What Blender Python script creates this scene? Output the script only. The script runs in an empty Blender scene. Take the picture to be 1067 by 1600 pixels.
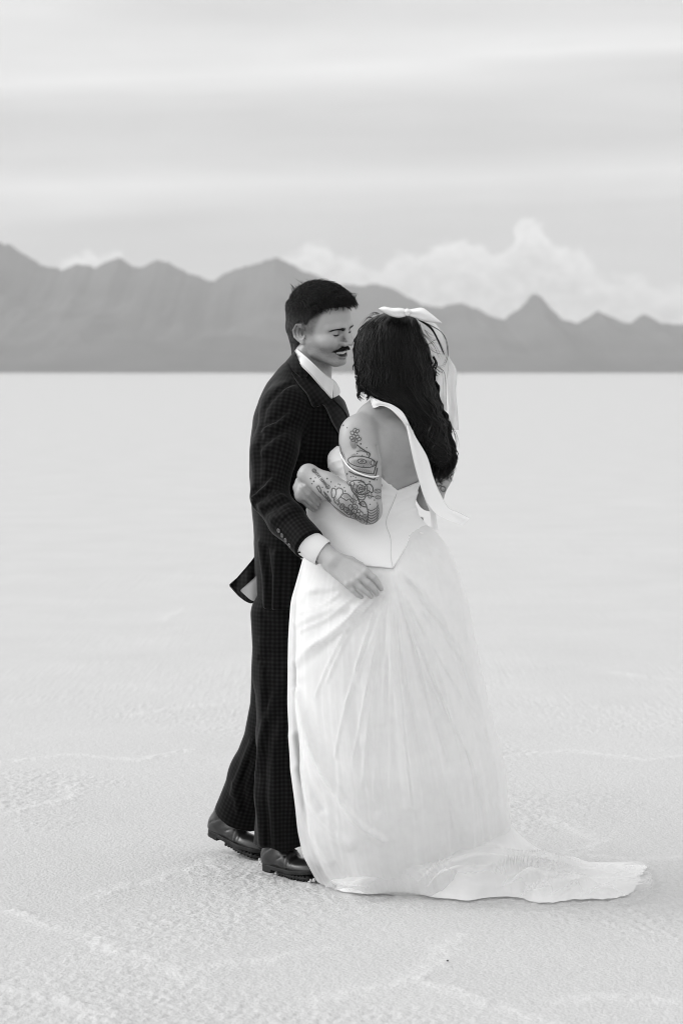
import bpy, math, random
import numpy as np

# ---------------------------------------------------------------- scene, camera, world, sun, exposure
scene = bpy.context.scene
COL = scene.collection
random.seed(4)
RNG = np.random.default_rng(11)

DIST = 7.237          # metres from the lens to the couple
PXM = 522.0           # photo pixels per metre at that distance
EYE = 1.50            # lens height
HZ = 582.0            # horizon row in the 1067 x 1600 photo
CXP = 533.5

cam_data = bpy.data.cameras.new("camera")
cam = bpy.data.objects.new("camera", cam_data)
COL.objects.link(cam)
cam.location = (0.0, -DIST, EYE)
cam.rotation_euler = (math.radians(90), 0, 0)
cam_data.sensor_width = 36.0
cam_data.lens = 85.0
cam_data.shift_y = -(800.0 - HZ) / 1600.0
cam_data.clip_start = 0.1
cam_data.clip_end = 80000.0
cam_data.dof.use_dof = True
cam_data.dof.focus_distance = DIST - 0.16
cam_data.dof.aperture_fstop = 4.8
scene.camera = cam

scene.view_settings.view_transform = 'Standard'
scene.view_settings.look = 'None'
scene.view_settings.exposure = 0.17
scene.view_settings.gamma = 1.0
scene.cycles.pixel_filter_type = 'BLACKMAN_HARRIS'
scene.cycles.filter_width = 1.05

SUN_AZ = math.radians(171)      # direction towards the sun, measured from +X towards +Y
SUN_EL = math.radians(29)
sun_data = bpy.data.lights.new("sun", 'SUN')
sun_data.energy = 1.15
sun_data.angle = math.radians(28)
sun_data.color = (1.0, 1.0, 1.0)
sun = bpy.data.objects.new("sun", sun_data)
COL.objects.link(sun)
from mathutils import Vector
sun_dir = Vector((math.cos(SUN_AZ) * math.cos(SUN_EL), math.sin(SUN_AZ) * math.cos(SUN_EL), math.sin(SUN_EL)))
sun.rotation_euler = sun_dir.to_track_quat('Z', 'Y').to_euler()

world = bpy.data.worlds.new("World")
scene.world = world
world.use_nodes = True


class NT:
    """small wrapper for wiring shader nodes"""
    def __init__(self, tree):
        self.t = tree
        self.n = tree.nodes
        for x in list(self.n):
            self.n.remove(x)

    def new(self, kind, **kw):
        nd = self.n.new(kind)
        for k, v in kw.items():
            setattr(nd, k, v)
        return nd

    def put(self, sock, v):
        if isinstance(v, bpy.types.NodeSocket):
            self.t.links.new(v, sock)
        else:
            try:
                sock.default_value = v
            except Exception:
                sock.default_value = (v, v, v, 1.0) if len(sock.default_value) == 4 else (v, v, v)

    def math(self, op, a, b=0.0, c=0.0, clamp=False):
        nd = self.new('ShaderNodeMath', operation=op, use_clamp=clamp)
        for i, v in enumerate((a, b, c)):
            self.put(nd.inputs[i], v)
        return nd.outputs[0]

    def vmath(self, op, a, b=None):
        nd = self.new('ShaderNodeVectorMath', operation=op)
        self.put(nd.inputs[0], a)
        if b is not None:
            self.put(nd.inputs[1], b)
        return nd.outputs[0]

    def noise(self, vec, scale, detail=3.0, rough=0.5, dist=0.0):
        nd = self.new('ShaderNodeTexNoise')
        self.put(nd.inputs['Vector'], vec)
        nd.inputs['Scale'].default_value = scale
        nd.inputs['Detail'].default_value = detail
        nd.inputs['Roughness'].default_value = rough
        nd.inputs['Distortion'].default_value = dist
        return nd.outputs[0]

    def ramp(self, fac, stops, interp='LINEAR'):
        nd = self.new('ShaderNodeValToRGB')
        cr_ = nd.color_ramp
        cr_.interpolation = interp
        while len(cr_.elements) > 1:
            cr_.elements.remove(cr_.elements[-1])
        for i, (p, v) in enumerate(stops):
            e = cr_.elements[0] if i == 0 else cr_.elements.new(p)
            e.position = p
            e.color = (v, v, v, 1)
        self.put(nd.inputs[0], fac)
        return nd.outputs[0]

    def mix(self, f, a, b):
        nd = self.new('ShaderNodeMix', data_type='FLOAT')
        self.put(nd.inputs[0], f)
        self.put(nd.inputs[2], a)
        self.put(nd.inputs[3], b)
        return nd.outputs[0]

    def sepxyz(self, v):
        nd = self.new('ShaderNodeSeparateXYZ')
        self.put(nd.inputs[0], v)
        return nd.outputs

    def comb(self, x, y, z):
        nd = self.new('ShaderNodeCombineXYZ')
        for i, v in enumerate((x, y, z)):
            self.put(nd.inputs[i], v)
        return nd.outputs[0]


def lin(s):
    s = s / 255.0
    return s / 12.92 if s <= 0.04045 else ((s + 0.055) / 1.055) ** 2.4


def build_world():
    T = NT(world.node_tree)
    out = T.new('ShaderNodeOutputWorld')
    bg = T.new('ShaderNodeBackground')
    T.t.links.new(bg.outputs[0], out.inputs[0])
    sky = T.new('ShaderNodeTexSky', sky_type='NISHITA')
    sky.sun_disc = False
    sky.sun_elevation = SUN_EL
    sky.sun_rotation = math.pi / 2 - SUN_AZ
    bw = T.new('ShaderNodeRGBToBW')
    T.t.links.new(sky.outputs[0], bw.inputs[0])
    clear = T.math('MULTIPLY', bw.outputs[0], 0.9)            # black-and-white photograph: grey sky
    d = T.new('ShaderNodeTexCoord').outputs['Generated']
    x, y, z = T.sepxyz(d)
    horiz = T.math('SQRT', T.math('ADD', T.math('MULTIPLY', x, x), T.math('MULTIPLY', y, y)))
    el = T.math('DIVIDE', z, T.math('MAXIMUM', horiz, 0.02))    # tangent of the elevation
    az = T.math('ARCTAN2', x, y)                               # 0 looks along +Y
    # layered stratus: flattened noise, bands in elevation
    sv = T.comb(T.math('MULTIPLY', az, 3.2), T.math('MULTIPLY', el, 30.0), 0.7)
    n1 = T.noise(sv, 0.55, 3.0, 0.45, 0.3)
    n2 = T.noise(T.comb(T.math('MULTIPLY', az, 7.0), T.math('MULTIPLY', el, 46.0), 3.1), 0.8, 3.0, 0.5, 0.2)
    warp = T.math('MULTIPLY', T.math('SUBTRACT', n1, 0.5), 0.034)
    slant = T.math('MULTIPLY', az, -0.045)
    e2 = T.math('ADD', T.math('ADD', el, warp), slant)
    v = T.math('MULTIPLY', e2, 1 / 0.2)
    def st(row, s):
        return ((HZ - row) / 3778.0 / 0.2, lin(s) * 10)
    band = T.ramp(v, [(0.0, lin(222) * 10), st(440, 224), st(392, 213), st(355, 211), st(325, 213), st(308, 226), st(270, 236), st(248, 222),
                      st(225, 211), st(165, 209), st(140, 219), st(118, 238), st(70, 230), st(30, 220), st(0, 219),
                      (0.85, lin(218) * 10), (1.0, lin(222) * 10)], 'LINEAR')
    tone = T.math('ADD', band, T.math('MULTIPLY', T.math('SUBTRACT', n2, 0.5), 3.6))
    # cumulus heads low over the range, right of the couple
    cv = T.comb(T.math('MULTIPLY', az, 95.0), T.math('MULTIPLY', el, 110.0), 0.0)
    c1 = T.noise(cv, 1.0, 5.0, 0.55, 0.4)
    def skyline(pts):
        a = T.math('MULTIPLY', T.math('ADD', az, CXP / 3778.0), 3778.0 / 1067.0, clamp=True)
        return T.math('MULTIPLY', T.ramp(a, [(x / 1067.0, max(0.0, (582 - r) / 400.0)) for x, r in pts], 'EASE'), 400.0 / 3778.0)
    top = skyline([(60, 470), (110, 402), (145, 388), (180, 398), (230, 470), (420, 480), (446, 392), (480, 384), (520, 382), (552, 400), (588, 420), (622, 398), (662, 388), (700, 377), (735, 380),
                   (768, 396), (795, 378), (815, 346), (838, 348), (862, 376), (900, 398), (945, 428), (1000, 440), (1067, 450)])
    edge = T.math('SUBTRACT', T.math('ADD', top, T.math('MULTIPLY', T.math('SUBTRACT', c1, 0.5), 0.023)), el)
    cm = T.new('ShaderNodeMapRange', interpolation_type='SMOOTHSTEP')
    T.put(cm.inputs[0], edge)
    for i, q in ((1, -0.002), (2, 0.0045), (3, 0.0), (4, 1.0)):
        cm.inputs[i].default_value = q
    c2 = T.noise(cv, 1.7, 4.0, 0.5, 0.3)
    cum = T.math('ADD', lin(258) * 10, T.math('MULTIPLY', T.math('SUBTRACT', c2, 0.5), 4.0))
    fade = T.new('ShaderNodeMapRange')
    T.put(fade.inputs[0], edge)
    for i, q in ((1, 0.001), (2, 0.012), (3, 0.0), (4, 1.0)):
        fade.inputs[i].default_value = q
    cum = T.mix(T.math('MULTIPLY', fade.outputs[0], 0.8), cum, T.math('ADD', lin(226) * 10, T.math('MULTIPLY', T.math('SUBTRACT', c2, 0.5), 8.0)))
    tone = T.mix(cm.outputs[0], tone, cum)
    # the cloud deck glows round the veiled sun and is brightened behind the camera as added frontal fill
    sdot = T.new('ShaderNodeVectorMath', operation='DOT_PRODUCT')
    T.put(sdot.inputs[0], d)
    sdot.inputs[1].default_value = tuple(sun_dir)
    glow = T.math('POWER', T.math('MAXIMUM', sdot.outputs['Value'], 0.0), 6.0)
    front_fill = T.new('ShaderNodeMapRange', interpolation_type='SMOOTHSTEP')
    T.put(front_fill.inputs[0], T.math('ADD', y, T.math('MULTIPLY', x, -0.5)))
    for i, q in ((1, -0.5), (2, 0.80), (3, 1.52), (4, 1.0)):
        front_fill.inputs[i].default_value = q
    tone = T.math('MULTIPLY', tone, T.math('MULTIPLY', front_fill.outputs[0], T.math('ADD', 1.0, T.math('MULTIPLY', glow, 2.8))))
    # thin veil of blue (grey) sky shows through the layers
    full = T.mix(0.9, clear, tone)
    T.put(bg.inputs['Color'], full)
    bg.inputs['Strength'].default_value = 0.1035
build_world()


# ---------------------------------------------------------------- helpers
def W(px, py, y=0.0):
    """photo measurement (column, row) at depth y -> world point"""
    px, py, y = np.broadcast_arrays(np.asarray(px, float), np.asarray(py, float), np.asarray(y, float))
    k = (DIST + y) / DIST / PXM
    return np.stack([(px - CXP) * k, y, EYE - (py - HZ) * k], -1)


def to_px(P):
    k = (DIST + P[..., 1]) / DIST / PXM
    return P[..., 0] / k + CXP, HZ + (EYE - P[..., 2]) / k


def ground_at(px, py):
    y = DIST * (EYE * PXM / (np.asarray(py, float) - HZ) - 1)
    return W(px, py, y)


def catmull(pts, n):
    P = np.asarray(pts, float)
    m = len(P)
    Q = np.concatenate([[2 * P[0] - P[1]], P, [2 * P[-1] - P[-2]]])
    t = np.linspace(0, m - 1, n)
    i = np.minimum(t.astype(int), m - 2)
    f = (t - i)[:, None]
    a, b, c, d = Q[i], Q[i + 1], Q[i + 2], Q[i + 3]
    return 0.5 * (2 * b + (c - a) * f + (2 * a - 5 * b + 4 * c - d) * f ** 2 + (3 * b - a - 3 * c + d) * f ** 3)


def smooth_rows(rows, n=400):
    """table with the key in column 0 -> finely sampled smooth table"""
    A = np.asarray(rows, float)
    k = np.linspace(A[0, 0], A[-1, 0], n)
    out = [k]
    for c in range(1, A.shape[1]):
        v = np.interp(k, A[:, 0], A[:, c])
        w = max(3, n // 40)
        ker = np.hanning(2 * w + 3)[1:-1]
        ker /= ker.sum()
        vp = np.concatenate([2 * v[0] - v[w:0:-1], v, 2 * v[-1] - v[-2:-w - 2:-1]])
        out.append(np.convolve(vp, ker, 'valid'))
    return np.array(out)


_perm = np.random.default_rng(5).permutation(256)
_perm = np.concatenate([_perm, _perm, _perm])
_grad = np.random.default_rng(6).normal(size=(256, 3))
_grad /= np.linalg.norm(_grad, axis=1)[:, None]


def perlin(P):
    P = np.asarray(P, float)
    i = np.floor(P).astype(int)
    f = P - i
    u = f * f * f * (f * (f * 6 - 15) + 10)
    i &= 255
    res = 0
    for dx in (0, 1):
        for dy in (0, 1):
            for dz in (0, 1):
                h = _perm[_perm[_perm[(i[..., 0] + dx) & 255] + ((i[..., 1] + dy) & 255)] + ((i[..., 2] + dz) & 255)]
                g = _grad[h]
                dot = g[..., 0] * (f[..., 0] - dx) + g[..., 1] * (f[..., 1] - dy) + g[..., 2] * (f[..., 2] - dz)
                w = (u[..., 0] if dx else 1 - u[..., 0]) * (u[..., 1] if dy else 1 - u[..., 1]) * (u[..., 2] if dz else 1 - u[..., 2])
                res = res + dot * w
    return res


def perlin2(x, y, s=0.0):
    return perlin(np.stack([x, y, np.full_like(x, s)], -1))


def sstep(a, b, x):
    t = np.clip((x - a) / (b - a), 0, 1)
    return t * t * (3 - 2 * t)


def make_mesh(name, V, F, mat, parent=None, smooth=True, attrs=None):
    """V (n,3), F (m,4) or (m,3) arrays or list -> one linked mesh object"""
    me = bpy.data.meshes.new(name)
    V = np.asarray(V, np.float32)
    if isinstance(F, np.ndarray):
        nv = F.shape[1]
        me.vertices.add(len(V))
        me.vertices.foreach_set('co', V.ravel())
        me.loops.add(F.size)
        me.loops.foreach_set('vertex_index', F.astype(np.int32).ravel())
        me.polygons.add(len(F))
        me.polygons.foreach_set('loop_start', np.arange(0, F.size, nv, dtype=np.int32))
        me.update(calc_edges=True)
        me.validate()
    else:
        me.from_pydata([tuple(v) for v in V], [], F)
    if smooth:
        me.polygons.foreach_set('use_smooth', np.ones(len(me.polygons), bool))
    for k, a in (attrs or {}).items():
        a = np.asarray(a, np.float32)
        if a.ndim == 1:
            me.attributes.new(k, 'FLOAT', 'POINT').data.foreach_set('value', a)
        else:
            me.attributes.new(k, 'FLOAT_VECTOR', 'POINT').data.foreach_set('vector', a.ravel())
    me.materials.append(mat)
    o = bpy.data.objects.new(name, me)
    COL.objects.link(o)
    if parent is not None:
        o.parent = parent
    return o


def join(parts):
    Vs, Fs, o = [], [], 0
    for v, f in parts:
        Vs.append(v); Fs.append(f + o); o += len(v)
    return np.concatenate(Vs), np.concatenate(Fs)


def grid_faces(nu, nv, wrap=False):
    i, j = np.meshgrid(np.arange(nu - 1), np.arange(nv if wrap else nv - 1), indexing='ij')
    jn = (j + 1) % nv
    return np.stack([i * nv + j, (i + 1) * nv + j, (i + 1) * nv + jn, i * nv + jn], -1).reshape(-1, 4)


def tubes(name, paths, radii, mat=None, parent=None, sides=5, attrs=None, flat=1.0, ref=(0.13, 0.95, 0.28)):
    """paths (K,n,3), radii (K,n): all in one mesh"""
    paths = np.asarray(paths, float)
    if paths.ndim == 2:
        paths = paths[None]
    radii = np.broadcast_to(np.asarray(radii, float), paths.shape[:2])
    K, n, _ = paths.shape
    T = np.gradient(paths, axis=1)
    T /= np.linalg.norm(T, axis=-1, keepdims=True) + 1e-9
    r = np.broadcast_to(np.asarray(ref, float), T.shape)
    A = np.cross(T, r)
    A /= np.linalg.norm(A, axis=-1, keepdims=True) + 1e-9
    B = np.cross(T, A)
    ang = np.linspace(0, 2 * np.pi, sides, endpoint=False)
    V = paths[:, :, None] + radii[:, :, None, None] * (np.cos(ang)[None, None, :, None] * A[:, :, None] + flat * np.sin(ang)[None, None, :, None] * B[:, :, None])
    F = grid_faces(n, sides, True)
    allF = (F[None] + (np.arange(K) * n * sides)[:, None, None]).reshape(-1, 4)
    # end caps as extra quads/tris are skipped for hair; close ends by shrinking the last ring
    V[:, 0] = paths[:, 0][:, None] + (V[:, 0] - paths[:, 0][:, None]) * 0.05
    V[:, -1] = paths[:, -1][:, None] + (V[:, -1] - paths[:, -1][:, None]) * 0.05
    if name is None:
        return V.reshape(-1, 3), allF
    at = None
    if attrs:
        at = {k: np.repeat(np.asarray(a).reshape(K, n), sides, axis=1).ravel() if np.asarray(a).size == K * n else np.repeat(np.asarray(a), n * sides) for k, a in attrs.items()}
    return make_mesh(name, V.reshape(-1, 3), allF, mat, parent, True, at)


# ---- signed distance shapes
def rc(P, a, b, r1, r2):
    a = np.asarray(a, float); b = np.asarray(b, float)
    ba = b - a
    h = np.clip((P - a) @ ba / (ba @ ba + 1e-12), 0, 1)
    return np.linalg.norm(P - a - h[:, None] * ba, axis=1) - (r1 + (r2 - r1) * h)


def chain(P, pts, rs, k=0.004):
    d = None
    for i in range(len(pts) - 1):
        e = rc(P, pts[i], pts[i + 1], rs[i], rs[i + 1])
        d = e if d is None else smin(d, e, k)
    return d


def ell(P, c, r, R=None):
    q = P - np.asarray(c, float)
    if R is not None:
        q = q @ R
    r = np.asarray(r, float)
    k0 = np.linalg.norm(q / r, axis=1)
    k1 = np.linalg.norm(q / (r * r), axis=1)
    return np.where(k1 > 1e-6, k0 * (k0 - 1) / np.maximum(k1, 1e-6), -r.min())


def smin(a, b, k):
    h = np.clip(0.5 + 0.5 * (b - a) / k, 0, 1)
    return b + (a - b) * h - k * h * (1 - h)


def smax(a, b, k):
    return -smin(-a, -b, k)


class Loft:
    """stack of ellipses: rows (photo row, left column, right column, depth centre, depth radius)"""
    def __init__(self, rows, power=2.0, grow=0.0):
        T = smooth_rows(rows)
        py, L, R, yc, ry = T
        z = W(0 * py, py, yc)[:, 2]
        o = np.argsort(z)
        self.z = z[o]
        self.cx = ((W(L, py, yc)[:, 0] + W(R, py, yc)[:, 0]) / 2)[o]
        self.rx = ((W(R, py, yc)[:, 0] - W(L, py, yc)[:, 0]) / 2)[o] + grow
        self.cy = yc[o]
        self.ry = ry[o] + grow
        self.p = power

    def at(self, z):
        return [np.interp(z, self.z, a) for a in (self.cx, self.cy, self.rx, self.ry)]

    def __call__(self, P):
        z = P[:, 2]
        cx, cy, rx, ry = self.at(z)
        qx = np.abs(P[:, 0] - cx) / rx
        qy = np.abs(P[:, 1] - cy) / ry
        if self.p == 2:
            k0 = np.sqrt(qx ** 2 + qy ** 2)
        else:
            k0 = (qx ** self.p + qy ** self.p) ** (1 / self.p)
        g = np.sqrt((qx / rx) ** 2 + (qy / ry) ** 2) / np.maximum(np.sqrt(qx ** 2 + qy ** 2), 1e-6)
        d = (k0 - 1) / np.maximum(g, 1e-6)
        cap = np.maximum(z - self.z[-1], self.z[0] - z)
        return smax(d, cap, 0.012)


def polygonize(f, lo, hi, h, slack=0.02):
    """sparse surface nets of f < 0 inside the box lo..hi, cell size h"""
    B = 8
    lo = np.asarray(lo, float); hi = np.asarray(hi, float)
    nb = np.ceil((hi - lo) / (B * h)).astype(int)
    g = np.stack(np.meshgrid(*[np.arange(n) for n in nb], indexing='ij'), -1).reshape(-1, 3)
    cen = lo + (g + 0.5) * B * h
    v = np.concatenate([f(c) for c in np.array_split(cen, max(1, len(cen) // 200000))])
    g = g[np.abs(v) < B * h * 0.87 * 1.25 + slack]
    off = np.stack(np.meshgrid(*[np.arange(B + 1)] * 3, indexing='ij'), -1).reshape(-1, 3)
    dims = nb * B + 2
    keyf = lambda ijk: (ijk[..., 0] * dims[1] + ijk[..., 1]) * dims[2] + ijk[..., 2]
    cell_keys, cell_pos, quads = [], [], []
    C = np.array([[a, b, c] for a in (0, 1) for b in (0, 1) for c in (0, 1)])
    E = [(0, 4), (1, 5), (2, 6), (3, 7), (0, 2), (1, 3), (4, 6), (5, 7), (0, 1), (2, 3), (4, 5), (6, 7)]
    for gb in np.array_split(g, max(1, len(g) // 400)):
        base = gb[:, None, :] * B
        P = lo + (base + off[None]) * h
        val = f(P.reshape(-1, 3)).reshape(len(gb), B + 1, B + 1, B + 1)
        val = np.where(val == 0, 1e-9, val)
        corner = np.stack([val[:, a:a + B, b:b + B, c:c + B] for a, b, c in C], -1)
        ins = corner < 0
        act = ins.any(-1) & ~ins.all(-1)
        bi, i, j, k = np.nonzero(act)
        cv = corner[bi, i, j, k]
        s = np.zeros((len(bi), 3)); cnt = np.zeros(len(bi))
        for a, b in E:
            va, vb = cv[:, a], cv[:, b]
            x = (va < 0) != (vb < 0)
            t = np.where(x, va / np.where(x, va - vb, 1), 0)
            s += np.where(x[:, None], C[a] + t[:, None] * (C[b] - C[a]), 0)
            cnt += x
        ijk = gb[bi] * B + np.stack([i, j, k], -1)
        cell_keys.append(keyf(ijk))
        cell_pos.append(lo + (ijk + s / cnt[:, None]) * h)
        for ax in range(3):
            sl0 = [slice(None)] + [slice(0, B)] * 3
            sl1 = list(sl0); sl1[1 + ax] = slice(1, B + 1)
            v0 = val[tuple(sl0)] < 0; v1 = val[tuple(sl1)] < 0
            bi, i, j, k = np.nonzero(v0 != v1)
            ijk = gb[bi] * B + np.stack([i, j, k], -1)
            u = np.zeros(3, int); w = np.zeros(3, int)
            u[(ax + 1) % 3] = 1; w[(ax + 2) % 3] = 1
            q = np.stack([keyf(ijk), keyf(ijk - u), keyf(ijk - u - w), keyf(ijk - w)], -1)
            fl = v0[bi, i, j, k]
            q[~fl] = q[~fl][:, ::-1]
            bad = (ijk - u - w).min(1) < 0
            quads.append(q[~bad])
    keys = np.concatenate(cell_keys); pos = np.concatenate(cell_pos); Q = np.concatenate(quads)
    o = np.argsort(keys); keys = keys[o]; pos = pos[o]
    idx = np.clip(np.searchsorted(keys, Q), 0, len(keys) - 1)
    F = idx[(keys[idx] == Q).all(1)]
    # one Newton step onto the surface
    N = gradient(f, pos, h * 0.5)
    g2 = (N * N).sum(1)
    step = np.clip(f(pos) / np.maximum(g2, 0.05), -h * 0.6, h * 0.6)
    pos = pos - N * step[:, None]
    return pos, F


def gradient(f, P, e=0.001):
    return np.stack([(f(P + np.eye(3)[i] * e) - f(P - np.eye(3)[i] * e)) / (2 * e) for i in range(3)], -1)


def hit(f, px, py, y0=-0.75, y1=0.4, steps=60, default=0.0):
    """first point of f along the ray of a photo pixel"""
    px = np.atleast_1d(np.asarray(px, float)); py = np.atleast_1d(np.asarray(py, float))
    y = np.full(px.shape, y0)
    for _ in range(steps):
        d = f(W(px, py, y))
        y = np.minimum(y + np.maximum(d, 0) * 0.85, y1)
    ok = f(W(px, py, y)) < 0.01
    y = np.where(ok, y, default)
    return W(px, py, y), ok


# ---------------------------------------------------------------- materials
def material(name, base, rough=0.6, spec=0.4, build=None, **kw):
    m = bpy.data.materials.new(name)
    m.use_nodes = True
    T = NT(m.node_tree)
    out = T.new('ShaderNodeOutputMaterial')
    b = T.new('ShaderNodeBsdfPrincipled')
    T.t.links.new(b.outputs[0], out.inputs[0])
    b.inputs['Base Color'].default_value = (base, base, base, 1)
    b.inputs['Roughness'].default_value = rough
    b.inputs['Specular IOR Level'].default_value = spec
    for k, v in kw.items():
        b.inputs[k.replace('_', ' ')].default_value = v
    if build:
        build(T, b, out)
    return m


def grey(T, b, val):
    c = T.new('ShaderNodeCombineColor')
    for i in range(3):
        T.put(c.inputs[i], val)
    T.t.links.new(c.outputs[0], b.inputs['Base Color'])


def add_bump(T, b, height, strength, dist):
    n = T.new('ShaderNodeBump')
    T.put(n.inputs['Strength'], strength)
    n.inputs['Distance'].default_value = dist
    T.put(n.inputs['Height'], height)
    T.t.links.new(n.outputs[0], b.inputs['Normal'])


def objco(T):
    return T.new('ShaderNodeTexCoord').outputs['Object']


def attr(T, name, out='Fac'):
    return T.new('ShaderNodeAttribute', attribute_name=name).outputs[out]


def mat_salt_build(T, b, out):
    co = objco(T)
    n1 = T.noise(co, 1.3, 4.0, 0.55)
    n2 = T.noise(co, 60.0, 3.0, 0.6)
    cr_ = attr(T, 'crust')
    v = T.math('ADD', 0.482, T.math('MULTIPLY', T.math('SUBTRACT', n1, 0.5), 0.07))
    v = T.math('ADD', v, T.math('MULTIPLY', T.math('SUBTRACT', n2, 0.5), 0.12))
    v = T.math('ADD', v, T.math('MULTIPLY', cr_, 0.04), clamp=True)
    grey(T, b, v)
    vor = T.new('ShaderNodeTexVoronoi')
    T.put(vor.inputs['Vector'], co)
    vor.inputs['Scale'].default_value = 95.0
    h = T.math('ADD', T.math('MULTIPLY', vor.outputs['Distance'], -0.8), T.noise(co, 150.0, 3.0, 0.6))
    add_bump(T, b, h, T.math('MULTIPLY', attr(T, 'coarse'), 0.5), 0.006)


def mat_rock_build(T, b, out):
    co = objco(T)
    n = T.noise(T.vmath('MULTIPLY', co, (1.0, 1.0, 2.2)), 0.0022, 6.0, 0.6, 0.4)
    grey(T, b, T.math('ADD', 0.01, T.math('MULTIPLY', n, 0.15)))


M_SALT = material('salt crust', 0.75, 0.75, 0.25, mat_salt_build)
M_ROCK = material('bare rock', 0.2, 0.95, 0.1, mat_rock_build)


def tag(o, label=None, category=None, kind=None, group=None):
    for k, v in (('label', label), ('category', category), ('kind', kind), ('group', group)):
        if v:
            o[k] = v
    return o


# ---------------------------------------------------------------- the setting
def grown(limit, first, ratio):
    out = []
    x = 0.0; s = first
    while x < limit:
        x += s
        s *= ratio
        out.append(x)
    return np.array(out)


RIDGES = [
    [(35, 1428), (70, 1440), (110, 1452), (150, 1468), (185, 1488)],
    [(145, 1400), (200, 1382), (250, 1374), (300, 1356), (350, 1342), (390, 1330)],
    [(0, 1425), (35, 1428)],
    [(500, 1562), (560, 1550), (610, 1540), (650, 1528), (672, 1512), (690, 1496), (705, 1478), (728, 1462)],
    [(650, 1530), (690, 1542), (740, 1555), (790, 1572), (850, 1594), (900, 1612)],
    [(20, 1268), (60, 1258), (100, 1248), (122, 1240), (108, 1222)],
    [(860, 1278), (900, 1292), (940, 1312), (905, 1332), (860, 1345)],
    [(880, 1560), (950, 1556), (1067, 1560)],
    [(300, 1512), (420, 1498), (520, 1480)],
    [(150, 1468), (240, 1500), (330, 1540)],
    [(0, 1540), (80, 1552), (170, 1590)],
    [(905, 1332), (980, 1345), (1067, 1338)],
    [(210, 1115), (270, 1106), (330, 1100)],
    [(800, 1180), (900, 1172), (1000, 1186), (1067, 1180)],
    [(255, 968), (275, 956), (300, 950)],
    [(0, 1190), (120, 1178), (220, 1186), (300, 1170)],
    [(960, 1050), (1010, 1058), (1067, 1062)],
]


def seg_dist2(x, y, pts):
    best = np.full(x.shape, 1e9)
    for (ax, ay), (bx, by) in zip(pts[:-1], pts[1:]):
        dx, dy = bx - ax, by - ay
        t = np.clip(((x - ax) * dx + (y - ay) * dy) / (dx * dx + dy * dy), 0, 1)
        best = np.minimum(best, np.hypot(x - ax - t * dx, y - ay - t * dy))
    return best


def salt_height(x, y):
    """metres of relief of the salt crust, and how crusty it is"""
    patch = sstep(-0.12, 0.28, perlin2(x * 0.9 + 3.1, y * 0.9, 0.3) + 0.5 * perlin2(x * 2.3, y * 2.3, 4.4))
    grain = 1.1 * perlin2(x * 48, y * 44, 1.5) + 0.8 * (0.35 - 1.4 * np.abs(perlin2(x * 64 + 3 * y, y * 58, 2.5))) + 0.4 * perlin2(x * 95, y * 90, 6.5)
    h = 0.0062 * np.maximum(grain + 0.05, -0.25) * (0.3 + 0.9 * patch) * (.35 * sstep(30., 4., y) + .65 * sstep(6.0, 1.0, y)) * .9
    h = h + 0.005 * perlin2(x * 1.6, y * 1.6, 7.7) + 0.0018 * perlin2(x * 6, y * 6, 9.0)
    crust = 0.45 * patch * np.clip(grain + 0.2, 0, 1)
    for pts in RIDGES:
        w = ground_at([p[0] for p in pts], [p[1] for p in pts])[:, :2]
        m = (x > w[:, 0].min() - .3) & (x < w[:, 0].max() + .3) & (y > w[:, 1].min() - .3) & (y < w[:, 1].max() + .3)
        if not m.any():
            continue
        xm, ym = x[m], y[m]
        jx = 0.035 * perlin2(xm * 9, ym * 9, 12.0); jy = 0.06 * perlin2(xm * 7, ym * 7, 15.0)
        d = seg_dist2(xm + jx, ym + jy, [tuple(p) for p in w])
        r = np.exp(-(d / 0.036) ** 2)
        lump = 0.6 + 1.1 * perlin2(xm * 28, ym * 28, 21.0)
        h[m] += r * 0.0052 * np.clip(lump * 1.1 + .8 * perlin2(xm * 5, ym * 5, 31.0), 0.0, 1.6)
        crust[m] = np.maximum(crust[m], r * 0.9)
    return h, crust


def build_ground():
    gx = grown(9000, 0.012, 1.16); xs = np.concatenate([-(1.75 + gx)[::-1], np.arange(-1.75, 1.7501, 0.0055), 1.75 + gx])
    gy = grown(16000, 0.012, 1.035); ys = np.concatenate([-2.2 - grown(60, 0.05, 1.4)[::-1], np.arange(-2.2, 2.6, 0.008), 2.6 + gy])
    X, Y = np.meshgrid(xs, ys, indexing='ij')
    x, y = X.ravel(), Y.ravel()
    h = np.zeros_like(x); crust = np.zeros_like(x)
    near = (np.abs(x) < 12) & (y < 40)
    hh, cc = salt_height(x[near], y[near])
    fade = sstep(40, 10, y[near]) * sstep(12, 6, np.abs(x[near]))
    h[near] = hh * fade; crust[near] = cc * fade
    # keep it level under the shoes and hem
    V = np.stack([x, y, h - 0.004], -1)
    o = make_mesh('salt_flat', V, grid_faces(len(xs), len(ys)), M_SALT, attrs={'crust': crust, 'coarse': .15 + .3 * sstep(20., 3., y) + .55 * sstep(4.0, .6, y)})
    tag(o, kind='structure')


build_ground()

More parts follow.
